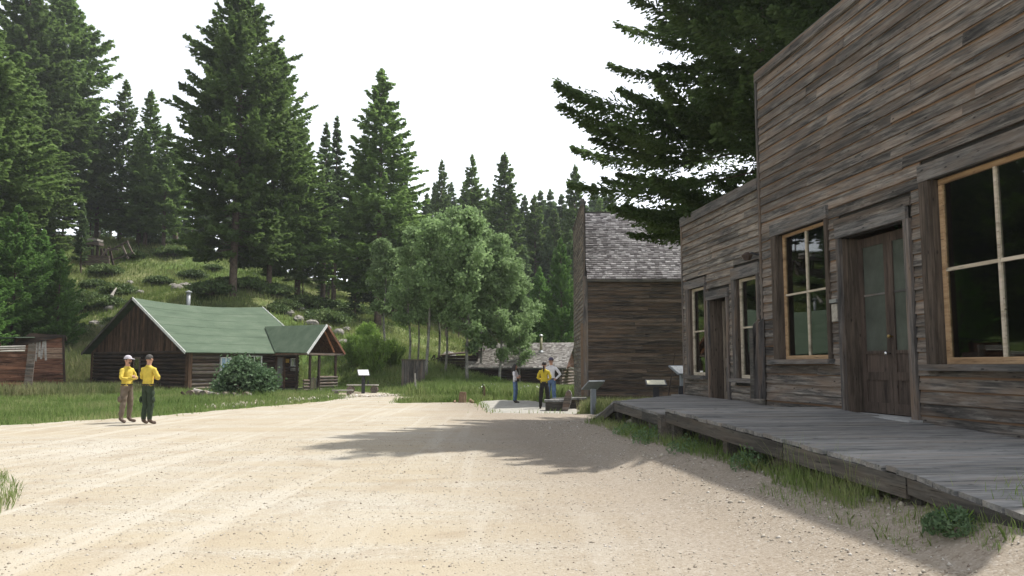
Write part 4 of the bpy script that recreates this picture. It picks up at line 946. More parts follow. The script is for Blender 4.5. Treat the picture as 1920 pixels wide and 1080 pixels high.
# porch at its right end
bx('porch_roof', M['shin2'] and M['palegrey'], fc, .25, 2.0, .6, 2.6, .98 + .2, 1.06 + .2, (0, rad(14), 0))
for i in range(7): logbar('log', M['greylog'], fc, (.95, 1.1, -.25 + i * .2), (1.5, 1.15, -.25 + i * .2), .09)
for xx in (.8, 1.75): bx('post', M['log'], fc, xx, xx + .1, .75, .85, -.6, 1.15)
for zz in (.02, -.16): bx('rail', M['palegrey'], fc, .5, 1.4, .7, .74, zz - .3, zz - .24)
# dark lean-to left of it
lt = thing('lean_to', 'collapsed dark lean-to at the left end of the shingled cabin', 'shed', (-3.6, 54.6, h1(-3.6, 54.6)), rad(-10))
for i in range(6): bx('plank', M['log'], lt, -1.2, 1.3, -.02, .02, .03 + i * .2, .22 + i * .2)
m = MB(); m.poly([(-1.4, -.2, 1.15), (1.5, -.2, 1.45), (1.5, 1.6, 1.6), (-1.4, 1.6, 1.3)], (0, 0, .07)); m.build('roof', M['log'], lt)
bx('post', M['log'], lt, -1.3, -1.2, -.05, .05, -.1, 1.15); bx('post', M['log'], lt, 1.2, 1.3, -.05, .05, -.1, 1.4)
logbar('prop', M['log'], lt, (-1.3, 0, 1.1), (-2.3, 0, .75), .06); logbar('prop', M['log'], lt, (-1.75, 0, 1.25), (-1.5, 0, -.1), .06); logbar('prop', M['log'], lt, (-1.75, 0, 1.25), (-2.1, 0, .7), .05)

# ------------------------------------------------------------------ green-roofed cabin
CX, CY, AL = -17.087, 42.0, 0.599
l2 = np.array([math.sin(AL), math.cos(AL)]); n2_ = np.array([math.cos(AL), -math.sin(AL)])
cab = thing('log_cabin', 'dark log cabin with green roof and small porch behind the two yellow-shirted men', 'building', (CX, CY, 0), math.atan2(l2[1], l2[0]))
# local x = along ridge (t), local y = into the building (-o)
CW, CL, ZE, ZR = 10.39, 8.89, 2.23, 5.33; SLP = (ZR - ZE) / (CW / 2)
def sag(t): return -.22 * math.sin(math.pi * min(1, max(0, t / CL)))
NS = 6
for side in (0, 1):
    for k in range(NS):
        f0, f1 = k / NS, (k + 1) / NS; V = []; Fc = []; nseg = 12
        for i in range(nseg + 1):
            t = CL * i / nseg + (0 if 0 < i < nseg else (.0))
            for f, dz in ((f0, .012), (f1 + .02, .0), (f1 + .02, -.05), (f0, -.03)):
                f = min(f, 1); o = f * CW / 2; y = o if side == 0 else CW - o
                V.append((t, y, ZE + (ZR - ZE) * f + sag(t) * f + dz + .03))
        for i in range(nseg):
            b = i * 4
            for q in range(4):
                a_, c_ = q, (q + 1) % 4; Fc.append((b + a_, b + 4 + a_, b + 4 + c_, b + c_) if side == 0 else (b + a_, b + c_, b + 4 + c_, b + 4 + a_))
        Fc += [(0, 1, 2, 3), (nseg * 4 + 3, nseg * 4 + 2, nseg * 4 + 1, nseg * 4)]
        put('roofing_strip', mesh('roofing_strip', V, Fc, [M['greenroof']]), None, cab)
for t in (-.02, CL + .0):
    for y0, y1 in ((0, CW / 2), (CW, CW / 2)): beam('rake_board', M['white'] if y0 == 0 else M['fascia'], cab, (t, y0, ZE - .0), (t, y1, ZR - .0), .03, .15)
# walls
wx0, wx1, wy0, wy1 = .5, 7.9, .42, CW - .55; gz = .05
WF = Face((CX - wy0 * n2_[0], CY - wy0 * n2_[1]), l2)
def cw(px, py): return WF(px, py)
wl = cw(412, 668)[0], cw(431, 668)[0]; wz0, wz1 = .95, 2.02
w2l = cw(460, 668)[0], cw(489, 668)[0]
dr = cw(517, 670)[0], cw(530, 670)[0]; sw = cw(544, 670)[0], cw(554, 670)[0]
opc = [(wl[0], wl[1], wz0, wz1), (w2l[0], w2l[1], 1.2, 2.1), (dr[0], dr[1], .2, 2.1), (sw[0], sw[1], 1.45, 2.0)]
i = 0; z = gz
while z < 2.3:
    zc = z + .105; m_ = M['greylog'] if i % 4 else M['log']
    for a, b in spans(wx0, wx1, [(o[0] - .06, o[1] + .06) for o in opc if o[2] - .05 < zc < o[3] + .05]):
        logbar('log', m_ if a < wl[0] else M['log'], cab, (a, wy0, zc), (b, wy0, zc), .108, wob=.006)
    logbar('log', M['log'], cab, (wx0, wy0 + .05, zc + .05), (wx0, wy1, zc + .05), .108, wob=.006)
    z += .205; i += 1
m = MB(); m.box(wx0 + .06, wx1 - .05, wy0 + .03, wy0 + .09, 0, 2.25); m.box(wx0 + .03, wx0 + .09, wy0 + .09, wy1, 0, 2.3); m.box(wx1 - .05, wx1, wy0, wy1, 0, 2.3); m.box(wx0, wx1, wy1, wy1 + .08, 0, 2.3); m.build('wall_core', M['log'], cab)
# gable boards (vertical)
y = .1; yc = CW / 2
while y < CW - .1:
    e = y + random.uniform(.17, .24); zt0 = ZR - SLP * abs(y - yc) - .06; zt1 = ZR - SLP * abs(e - yc) - .06; zb = 2.3
    if min(zt0, zt1) > zb + .05:
        V = [(-.02, y + .006, zb), (-.02, e - .006, zb), (.02, e - .006, zb), (.02, y + .006, zb), (-.02, y + .006, zt0), (-.02, e - .006, zt1), (.02, e - .006, zt1), (.02, y + .006, zt0)]
        cyy = (y + e) / 2; zm = (zb + zt0) / 2
        put('gable_board', mesh('gable_board', [(a, b - cyy, c - zm) for a, b, c in V], BF, [M['gable']]), None, cab, (wx0 - .02 + random.uniform(-.012, .012), cyy, zm))
    y = e
m = MB(); m.poly([(wx1 - .02, .2, 2.2), (wx1 - .02, CW - .2, 2.2), (wx1 - .02, yc, ZR - .2)], (.06, 0, 0)); m.poly([(wx0 + .03, .3, 2.25), (wx0 + .03, CW - .3, 2.25), (wx0 + .03, yc, ZR - .2)], (.05, 0, 0)); m.build('gable_core', M['log'], cab)
bx('beam', M['log'], cab, wx0 - .06, wx0 + .1, .35, CW - .4, 2.2, 2.34)
for yy in (wy0 - .1, wy1 - .05): bx('corner_board', M['gable'], cab, wx0 - .13, wx0 - .10, yy, yy + .22, 0, 2.3)
bx('corner_board', M['gable'], cab, wx0 - .10, wx0 + .12, wy0 - .14, wy0 - .11, 0, 2.25)
def cabwin(x0, x1, z0, z1, mat, panecol='glass'):
    m = MB(); t = .05; y = wy0 - .1; m.box(x0, x0 + t, y - .04, y + .12, z0, z1); m.box(x1 - t, x1, y - .04, y + .12, z0, z1); m.box(x0 + t, x1 - t, y - .04, y + .12, z1 - t, z1); m.box(x0 + t, x1 - t, y - .04, y + .12, z0, z0 + t)
    m.box((x0 + x1) / 2 - .02, (x0 + x1) / 2 + .02, y - .03, y + .05, z0 + t, z1 - t)
    f = m.build('window', mat, cab)
    for a, b in ((x0 + t, (x0 + x1) / 2 - .02), ((x0 + x1) / 2 + .02, x1 - t)): bx('pane', M[panecol], f, a, b, y, y + .005, z0 + t, z1 - t)
    return f
cabwin(wl[0], wl[1], wz0, wz1, M['white'], 'blue'); cabwin(w2l[0], w2l[1], 1.2, 2.12, M['white']); cabwin(sw[0], sw[1], 1.5, 2.0, M['white'])
bx('window_box', M['palegrey'], cab, sw[0] - .05, sw[1] + .05, wy0 - .3, wy0 - .12, 1.22, 1.42)
bx('door_casing', M['gable'], cab, dr[0] - .12, dr[0], wy0 - .14, wy0 - .1, .25, 2.12); bx('door_casing', M['gable'], cab, dr[1], dr[1] + .12, wy0 - .14, wy0 - .1, .25, 2.12)
m = MB(); m.box(dr[0], dr[0] + .07, wy0 - .09, wy0 - .05, .28, 2.08); m.box(dr[1] - .07, dr[1], wy0 - .09, wy0 - .05, .28, 2.08)
for a, b in ((.28, .45), (1.0, 1.08), (1.98, 2.08)): m.box(dr[0] + .07, dr[1] - .07, wy0 - .09, wy0 - .05, a, b)
dd = m.build('screen_door', M['greylog'], cab); bx('screen', plain('door_screen', (.2, .2, .19), .8), dd, dr[0] + .07, dr[1] - .07, wy0 - .07, wy0 - .06, .45, 1.98)
s_ = cw(536, 675); bx('wall_sign', plain('yellow_sign', (.5, .3, .05), .6), cab, s_[0] - .14, s_[0] + .14, wy0 - .14, wy0 - .12, 1.72, 1.95)
# two-pane window on the gable wall
GF_ = Face((CX + wx0 * l2[0], CY + wx0 * l2[1]), -n2_)
ga, gb = GF_(244, 700)[0], GF_(266, 700)[0]; ga, gb = sorted((ga, gb))
m = MB(); m.box(wx0 - .16, wx0 - .1, ga, gb, 1.95, 2.03); m.box(wx0 - .16, wx0 - .1, ga, gb, .9, .98)
for q in (ga, (ga + gb) / 2 - .03, gb - .06): m.box(wx0 - .16, wx0 - .1, q, q + .06, .98, 1.95)
gw = m.build('window', M['greylog'], cab); bx('pane', M['glass'], gw, wx0 - .13, wx0 - .125, ga + .06, (ga + gb) / 2 - .03, .98, 1.95); bx('pane', M['glass'], gw, wx0 - .13, wx0 - .125, (ga + gb) / 2 + .03, gb - .06, .98, 1.95)
# metal chimney behind the ridge
c0 = 3.9; m = MB(); m.tube([(c0, CW / 2 + .6, 4.6), (c0, CW / 2 + .6, 5.95)], [.12, .12], 12); chm = m.build('chimney', M['metal'], cab, smooth=True)
m = MB(); m.tube([(c0, CW / 2 + .6, 5.97), (c0, CW / 2 + .6, 6.03), (c0, CW / 2 + .6, 6.1)], [.2, .2, .05], 12); m.build('cap', M['metal'], chm)
# porch
PT0, PW, PO, PZR = 5.80, 2.84, 2.78, 3.88; tm = PT0 + PW / 2; ofb = -(PZR - ZE) / SLP
def slab(name, pts, mat, th=.05):
    m = MB(); m.poly(pts, (0, 0, th)); return m.build(name, mat, cab)
def porchz(o): return 0
slab('porch_roof', [(PT0, 0, ZE + .06), (PT0, -PO, ZE), (tm, -PO, PZR), (tm, -ofb, PZR + .03)], M['greenroof'])
slab('porch_roof', [(PT0 + PW, -PO, ZE), (PT0 + PW, 0, ZE + .06), (tm, -ofb, PZR + .03), (tm, -PO, PZR)], M['greenroof'])
slab('porch_ceiling', [(PT0 + .03, .4, ZE - .03), (PT0 + .03, -PO + .03, ZE - .03), (tm, -PO + .03, PZR - .03), (tm, 1.2, PZR - .03)], M['redlog'], .02)
slab('porch_ceiling', [(PT0 + PW - .03, -PO + .03, ZE - .03), (PT0 + PW - .03, .4, ZE - .03), (tm, 1.2, PZR - .03), (tm, -PO + .03, PZR - .03)], M['redlog'], .02)
beam('rake_board', M['white'], cab, (PT0 - .02, -PO - .02, ZE + .0), (tm, -PO - .02, PZR + .02), .03, .14); beam('rake_board', M['redlog'], cab, (PT0 + PW + .02, -PO - .02, ZE + .0), (tm, -PO - .02, PZR + .02), .03, .12)
beam('tie_beam', M['greylog'], cab, (PT0 - .05, -PO + .12, ZE - .02), (PT0 + PW + .05, -PO + .12, ZE - .02), .12, .12)
beam('tie_beam', M['greylog'], cab, (PT0 + .1, -PO + .12, ZE - .03), (PT0 + .1, .3, ZE - .03), .1, .1); beam('tie_beam', M['greylog'], cab, (PT0 + PW - .1, -PO + .12, ZE - .03), (PT0 + PW - .1, .3, ZE - .03), .1, .1)
beam('rafter', wood('orange_rafter', (.2, .08, .04), (.3, .13, .06), (.38, .18, .09)), cab, (tm + .1, -PO + .3, PZR - .35), (PT0 + PW - .55, -PO + .3, ZE + .1), .05, .1)
PF = Face((CX + (PO - .15) * n2_[0], CY + (PO - .15) * n2_[1]), l2)
pts_ = [PF(581, 690)[0], PF(598, 690)[0], PF(629, 690)[0]]
for q in pts_: beam('post', M['log'], cab, (q, -PO + .15, .05), (q, -PO + .15, ZE - .07), .11, .11, (1, 0, 0))
for q in (PT0 + PW - .15,): beam('post', M['log'], cab, (q, -.8, .05), (q, -.8, ZE - .07), .1, .1, (1, 0, 0))
for k in range(5): logbar('rail_log', M['greylog'], cab, (pts_[1] + .05, -PO + .15, .2 + k * .17), (pts_[2] + .15, -PO + .15, .2 + k * .17), .075)
for k in range(4): logbar('rail_log', M['greylog'], cab, (pts_[0] - .45, -PO + .15, .2 + k * .17), (pts_[0] - .04, -PO + .15, .2 + k * .17), .07)
for k in range(5): logbar('rail_log', M['log'], cab, (pts_[2] + .1, -PO + .15, .2 + k * .17), (pts_[2] + .1, -1.0, .2 + k * .17), .07)
for k in range(5): q = pts_[0] + .09 + k * (pts_[1] - pts_[0] - .18) / 4.4; bx('gate_picket', M['trim_v'], cab, q, q + .07, -PO + .2, -PO + .22, .25, .88 + random.uniform(-.05, .08))
bx('step', M['palegrey'], cab, pts_[0] + .05, pts_[1] + .1, -PO - .25, -PO + .0, .0, .16)
bx('porch_floor', M['fascia'], cab, PT0 - .1, PT0 + PW, -PO + .2, wy0 - .15, .02, .22)
beam('post', M['log'], cab, (PF(573, 690)[0] + .0, -1.9, .05), (PF(573, 690)[0], -1.9, ZE - .1), .1, .1, (1, 0, 0))

# ------------------------------------------------------------------ left sheds
s1 = thing('plank_shed', 'red-brown plank shed wall with upright grey post at the left edge', 'shed', (at(52, 735, 38).x, 38.0, h1(-22.8, 38)), rad(26))
for i in range(12):
    bx('plank', M['redlog'], s1, -4.6 - random.uniform(-.1, .3), -0.04, -.04 - random.uniform(0, .02), .0, -.05 + i * .19, .13 + i * .19, (0, random.uniform(-.006, .006), 0))
m = MB(); m.box(-4.6, -.05, .01, .06, -.2, 2.2); m.box(-.12, -.05, .06, 3.0, -.2, 2.1); m.build('wall_core', M['log'], s1)
bx('corner_post', M['greylog'], s1, -.14, .18, -.12, .1, -.3, 2.5, (0, rad(3), 0))
for i in range(3): logbar('loose_board', M['palegrey'], s1, (-2.0 - i * .3, .0, 2.12 + i * .08), (-.2, -.03 + .03 * i, 2.18 + i * .1), .045)
s2 = thing('leaning_shed', 'leaning weathered shed with bleached broken boards behind the plank shed', 'shed', (at(124, 690, 47).x, 47.0, h1(-26.2, 47)), rad(27))
sb_ = s2.location.z; tz = at(100, 630, 47).z - sb_
bl_ = wood('bleached_plank', (.2, .11, .07), (.38, .25, .17), (.5, .38, .28), vary=.15)
for i in range(11):
    hh_ = (tz + .1) / 11; z0 = -.2 + i * hh_; k = .26 * i / 11
    bx('plank', bl_ if i in (7, 8) else M['redlog'], s2, -2.6, -.02 - k, -.03 - random.uniform(0, .02), .0, z0, z0 + hh_ - .015, (0, random.uniform(-.01, .01), 0))
for q in range(5): bx('broken_board', M['palegrey'], s2, -1.75 + q * .15, -1.64 + q * .15, -.08, -.052, tz * .62 - random.uniform(0, .3), tz - .15, (0, random.uniform(-.1, .1), 0))
beam('corner_post', M['log'], s2, (.02, -.05, -.3), (-.24, -.05, tz), .12, .12)
m = MB(); m.box(-2.7, -.3, .01, .06, -.3, tz - .1); m.box(-2.7, -2.62, .06, 2.2, -.3, tz - .6); m.box(-.36, -.3, .06, 2.2, -.3, tz - .4); m.build('wall_core', M['dark'], s2)
m = MB(); m.poly([(-2.9, -.2, tz - .75), (-1.9, -.2, tz + .06), (-.1, -.2, tz - .02), (-.1, 2.2, tz - .25), (-1.9, 2.2, tz - .15), (-2.9, 2.2, tz - .95)], (0, 0, .07)); m.build('roof', M['log'], s2)
gr = thing('green_lean_roof', 'sliver of green shed roof at the left edge behind the plank shed', 'shed', (at(5, 632, 44).x, 44.0, 0), 0)
zz = at(10, 634, 44).z; m = MB(); m.poly([(-3, 0, zz - .1), (.7, 0, zz + .02), (.5, 2.5, zz + .1), (-3, 2.5, zz - .0)], (0, 0, .05)); m.build('roof', M['greenroof'], gr)
for q in (-2.6, -.4): bx('post', M['log'], gr, q, q + .12, .1, .2, 0, zz - .13)
bx('wall_panel', M['redlog'], gr, -2.9, -.3, .3, .36, 0, zz - .2)

# ------------------------------------------------------------------ hillside mine trestle
Yh = 82; hb = at(150, 490, Yh)
tr = thing('mine_trestle', 'old log loading trestle with sagging rails on the crest of the hillside', 'trestle', (at(190, 480, Yh).x, Yh, h1(at(190, 480, Yh).x, Yh)), 0)
z0 = tr.location.z
def tp(px, py, dy=0): p = at(px, py, Yh + dy); return (p.x - tr.location.x, dy, p.z - z0)
beam('deck_plank', M['palegrey'], tr, tp(147, 449), tp(188, 451), 1.2, .22); beam('deck_plank', M['greylog'], tr, tp(148, 455), tp(190, 458), 1.0, .3)
beam('shadowed_beam', M['log'], tr, tp(140, 462), tp(166, 462), .3, .15)
for a, b in (((173, 445), (173, 492)), ((183, 460), (182, 492)), ((205, 463), (213, 500)), ((147, 462), (147, 480)), ((190, 466), (191, 484)), ((196, 466), (200, 482))):
    beam('post', M['log'], tr, tp(*a), tp(*b), .2, .2, (0, 1, 0))
for a, b in (((206, 470), (240, 452)), ((212, 487), (251, 474)), ((228, 458), (240, 485)), ((238, 453), (248, 474)), ((190, 482), (203, 466)), ((205, 466), (222, 468))):
    beam('rail', M['greylog'], tr, tp(a[0], a[1], -.5), tp(b[0], b[1], -.5), .15, .17, (0, 1, 0))
for k in range(4): beam('sill_log', M['greylog'], tr, tp(150, 480 + k * 5, -1 - k * .2), tp(205, 482 + k * 5, -1 - k * .2), .25, .22)
for k, (px, py, Y, r, lb) in enumerate([(218, 556, 66, .4, 'pale split log lying on the hillside above the cabin roof'),]):
    a = at(209, 555, 66); b = at(218, 540, 67); tag(logbar('fallen_log', M['palegrey'], None, a, b, .14, .05), lb, 'log')
hr = 'grey rock lying on the open hillside'
for k, (px, Y, r) in enumerate([(205, 66, .5), (225, 67, .6), (178, 62, .5), (170, 61, .35), (190, 60, .45), (330, 72, .7), (345, 74, .8), (322, 75, .5), (540, 61, .5), (560, 60.5, .5), (585, 60, .6), (600, 59, .4), (610, 60, .5), (635, 60, .5), (650, 62, .4), (560, 64, .5), (240, 76, .5), (260, 72, .4), (620, 57, .35), (645, 57, .4), (235, 64, .35)]):
    rockobj('rock', hr, (px - 960) / FOC * Y, Y, r, M['rock'], 50 + k, 'rocks on the hillside')
for k, (px, Y, r, lb) in enumerate([(842, 64, .7, 'larger grey rock heap on the slope between the aspen trunks'), (862, 63, .55, 'smaller grey rock on the slope between the aspen trunks')]):
    rockobj('rock', lb, (px - 960) / FOC * Y, Y, r, M['rock'], 90 + k)

# ------------------------------------------------------------------ crate, posts, stump, benches
def gpt(px, Y): x = (px - 960) / FOC * Y; return x, Y, h1(x, Y)
x, y, z = gpt(776, 47)
cr = thing('timber_crate', 'square grey timber crate standing in the meadow under the aspens', 'crate', (x, y, z), rad(-8))
cz = at(776, 676, 47).z - z
for k in range(8): bx('plank', M['trim_v'], cr, -.55 + k * .1375, -.43 + k * .1375, -.45, -.42, 0, cz)
for k in range(6): bx('plank', M['trim_v'], cr, .55, .58, -.42 + k * .15, -.29 + k * .15, 0, cz)
bx('lid', M['greylog'], cr, -.6, .63, -.5, .5, cz + .002, cz + .07); bx('back_panel', M['trim'], cr, -.55, .545, .45, .5, 0, cz); bx('side_panel', M['trim'], cr, -.58, -.55, -.45, .45, 0, cz)
x, y, z = gpt(779, 41.5); p = thing('marker_post', 'short bleached post in the grass left of the meadow', 'post', (x, y, z)); 
m = MB(); m.tube([(0, 0, -.2), (.03, 0, .4), (0, 0, at(779, 700, 41.5).z - z)], [.06, .055, .04], 8); m.build('post', M['palegrey'], p); m = MB(); m.tube([(-.09, 0, -.2), (-.08, 0, .5)], [.03, .03], 6); m.build('stake', M['fascia'], p)
x, y, z = gpt(907, 36.6); p = thing('wooden_marker', 'low wooden marker of a pale board and a rusty stake beside the path', 'post', (x, y, z))
bx('board', M['trunk_log'], p, -.0, .08, -.04, .04, -.1, .62); bx('stake', M['log'], p, -.05, -.012, -.03, .03, -.1, .74)
x, y, z = gpt(868, 33.7); st = thing('tree_stump', 'upright reddish tree stump at the edge of the gravel', 'stump', (x, y, z))
m = MB(); m.tube([(0, 0, -.1), (0, 0, .1), (.01, 0, .3), (.02, 0, .47)], [.19, .17, .16, .14], 11); m.v = [(a * random.uniform(.93, 1.07), b * random.uniform(.93, 1.07), c) for a, b, c in m.v]; m.build('wood', M['trunk_log'], st)
tag(logbar('broken_wood', M['trunk_log'], None, (x + .3, y, z + .12), (x + .5, y - .1, z + .03), .08, .05), 'broken piece of wood lying right of the stump', 'log'); tag(logbar('broken_wood', M['trunk_log'], None, (x - .35, y, z + .03), (x - .3, y - .1, z + .1), .05, .05), 'small chunk of wood lying left of the stump', 'log')

def plank_bench(px0, px1, py, Y, lb, skew=.0, wd=.35):
    x0 = (px0 - 960) / FOC * Y; x1 = (px1 - 960) / FOC * Y; zt = at((px0 + px1) / 2, py, Y).z; zg = h1((x0 + x1) / 2, Y)
    t = thing('plank_bench', lb, 'bench', ((x0 + x1) / 2, Y, zg), skew); L = x1 - x0
    bx('seat', M['palegrey'], t, -L / 2, L / 2, -wd / 2, wd / 2, zt - zg - .06, zt - zg)
    for s in (-1, 1): logbar('leg', M['greylog'], t, (s * (L / 2 - .2), -wd / 2 - .02, (zt - zg - .07) / 2), (s * (L / 2 - .2), wd / 2 + .02, (zt - zg - .07) / 2), max(.08, (zt - zg - .07) / 2), n=10)
    return t, zt
plank_bench(626, 664, 731, 41.3, 'short pale plank bench on log rounds nearest the road', .12)
t_, zt = plank_bench(653, 711, 721, 43.6, 'longer pale plank bench behind the short one, with a bottle on it', .0)
x, y = (692 - 960) / FOC * 43.6, 43.6; bo = thing('bottle', 'small dark bottle standing on the longer plank bench', 'bottle', (x, y, zt + .004)); m = MB(); m.tube([(0, 0, 0), (0, 0, .14), (0, 0, .18), (0, 0, .24)], [.04, .04, .018, .018], 8); m.build('body', M['blackframe'], bo)
# slanted rail on log rounds in front of the bush
rl = thing('rail_on_logs', 'low bleached log rail resting on log rounds in front of the cabin', 'rail', (at(400, 745, 37.5).x, 37.5, h1(-14, 37.5)))
def rp(px, py, dy=0): q = at(px, py, 37.5 + dy); return (q.x - rl.location.x, dy, q.z - rl.location.z)
logbar('rail', M['palegrey'], rl, rp(363, 731), rp(430, 744), .07, .06); logbar('rail', M['palegrey'], rl, rp(424, 745, -.2), rp(471, 740, -.2), .07, .06); logbar('rail', M['log'], rl, rp(340, 735, -.4), rp(362, 757, -.4), .06, .05)
for px, r in ((360, .2), (384, .19), (404, .13), (422, .15), (438, .13), (462, .15), (373, .16)):
    q = rp(px, 748, 0); m = MB(); m.tube([(q[0], -.3, r * .7), (q[0], .3, r * .7)], [r, r * .95], 10); m.build('log_round', M['greylog'], rl)
for k, (px, Y, r, lb) in enumerate([(300, 36, .1, 'small white stone in the grass right of the two men'), (325, 36, .13, 'flat white stone in the grass before the cabin corner'), (553, 38.2, .14, 'pale stone in the grass before the cabin door'), (415, 33, .08, 'pale stone at the grass edge below the rail')]):
    rockobj('rock', lb, (px - 960) / FOC * Y, Y, r, M['rock'], 120 + k, flat=.4)
# curved bench group near the saloon
x, y, z = gpt(1043, 27.6)
cb = thing('slab_bench', 'low dark bench of thick slabs with a rounded upright end board beside the pad', 'bench', (x, y, z))
bx('seat', M['deck'], cb, -.42, .3, -.3, .25, .34, .41); bx('base', M['fascia'], cb, -.38, .25, -.25, .2, -.05, .338)
m = MB(); pr = [(-.1, 0), (-.02, .45), (.06, .68), (.13, .74), (.2, .7), (.24, .58), (.2, .3), (.08, 0)]
m.poly([(.25 + a, -.32, b) for a, b in pr], (0, .09, 0)); m.build('end_board', M['greylog'], cb); m = MB(); m.poly([(.25 + a * 1.04, -.228, b * 1.01) for a, b in pr], (.02, .05, 0)); m.build('end_board', M['deck'], cb)
bx('seat', M['deck'], cb, .45, 1.15, 1.2, 1.7, .36, .43); bx('base', M['fascia'], cb, .55, 1.05, 1.25, 1.65, -.05, .358); beam('seat', M['deck'], cb, (-.1, .7, .40), (.7, 1.1, .40), .3, .06)

def sign(px, py_top, Y, W, Dp, tilt, rz, lb, matp, face=None, frame=None, writing=False):
    x = (px - 960) / FOC * Y; z = h1(x, Y); zt = at(px, py_top, Y).z - z
    t = thing('interpretive_sign', lb, 'sign', (x, Y, z), rz)
    bx('post', M['panelgrey'] if not frame else M['blackframe'], t, -.09, .09, -.04, .04, -.2, zt - .12)
    R = Matrix.Rotation(tilt, 4, 'X'); 
    pn = bx('panel', matp, t, -W / 2, W / 2, -Dp / 2, Dp / 2, -.02, .02); pn.location = (0, 0, zt); pn.rotation_euler = (tilt, 0, 0)
    if face:
        f = put('sign_face', mesh('sign_face', [(-W / 2 + .04, -Dp / 2 + .04, .024), (W / 2 - .04, -Dp / 2 + .04, .024), (W / 2 - .04, Dp / 2 - .04, .024), (-W / 2 + .04, Dp / 2 - .04, .024)], [(0, 1, 2, 3)], [face]), None, pn)
    return t
def printmat():
    m, nt, bs = newmat('faded_print'); tc = N(nt, 'TexCoord')
    mp = N(nt, 'Mapping', {'Vector': tc.outputs['Object'], 'Scale': (30, 60, 1)}); n = N(nt, 'TexNoise', {'Vector': mp.outputs[0], 'Scale': 1.0, 'Detail': 2.0}).outputs[0]
    m2 = N(nt, 'TexNoise', {'Vector': tc.outputs['Object'], 'Scale': 4.0}).outputs[0]
    c = mix(nt, mth(nt, 'MULTIPLY', ramp(nt, n, [(.52, g3(0)), (.6, g3(.7))]), ramp(nt, m2, [(.45, g3(0)), (.55, g3(1))])), (.62, .58, .4), (.25, .22, .15))
    nt.links.new(c, bs.inputs['Base Color']); bs.inputs['Roughness'].default_value = .35; return m
M['print'] = printmat()
sign(1111, 722, 26.2, .62, .52, rad(-32), rad(28), 'grey panel sign on a square post at the saloon corner, seen from behind', M['panelgrey'])
sign(1228, 718, 24.5, .62, .45, rad(20), rad(-4), 'low interpretive sign with a pale printed face beyond the boardwalk', M['blackframe'], M['print'], True)
sign(683, 699, 43.0, .62, .55, rad(35), rad(20), 'slanted white information sign behind the plank benches', M['blackframe'], M['white'], True)
sign(1278, 694, 24.0, .72, .5, rad(30), rad(30), 'bright tilted sign panel half hidden by the corner of the small store', M['panelgrey'], M['white'])
x, y = 5.0, 23.6
cd = thing('cellar_hatch', 'black leaning hatch board behind the corner of the small store', 'hatch', (x, y, h1(x, y)))
m = MB(); m.hexa([(-.15, 0, 0), (1.6, 0, 0), (1.6, .1, 0), (-.15, .1, 0), (-.05, .25, .98), (1.6, .25, 1.0), (1.6, .35, 1.0), (-.05, .35, .98)]); m.build('hatch_board', M['blackframe'], cd)
tag(logbar('leaning_pole', M['log'], None, at(1253, 745, 24.2), at(1266, 660, 25.0), .02, .015, 6), 'thin dark pole leaning up behind the black hatch board', 'pole')

# ------------------------------------------------------------------ people
SKIN = plain('skin', (.45, .25, .17), .6); DARKHAIR = plain('dark_hair', (.02, .014, .012), .6); GREYHAIR = plain('cropped_grey_hair', (.06, .055, .05), .8)
YEL = plain('yellow_shirt_cloth', (.55, .42, .06), .85, 0, .08, 10, .004); YEL2 = plain('mustard_shirt_cloth', (.5, .38, .03), .85, 0, .08, 10, .004); WHT = plain('white_shirt_cloth', (.68, .66, .68), .85, 0, .06, 10, .004)
KHAKI = plain('brown_khaki_trousers', (.14, .11, .08), .9, 0, .1, 8, .004); OLIVE = plain('dark_green_trousers', (.025, .04, .022), .9, 0, .15, 8, .004); BLK = plain('black_trousers', (.018, .017, .015), .9); JEAN = plain('blue_jeans', (.1, .16, .27), .85, 0, .15, 9)
BOOT = plain('brown_boot_leather', (.09, .06, .045), .7); BLKB = plain('dark_boot_leather', (.035, .025, .02), .7)
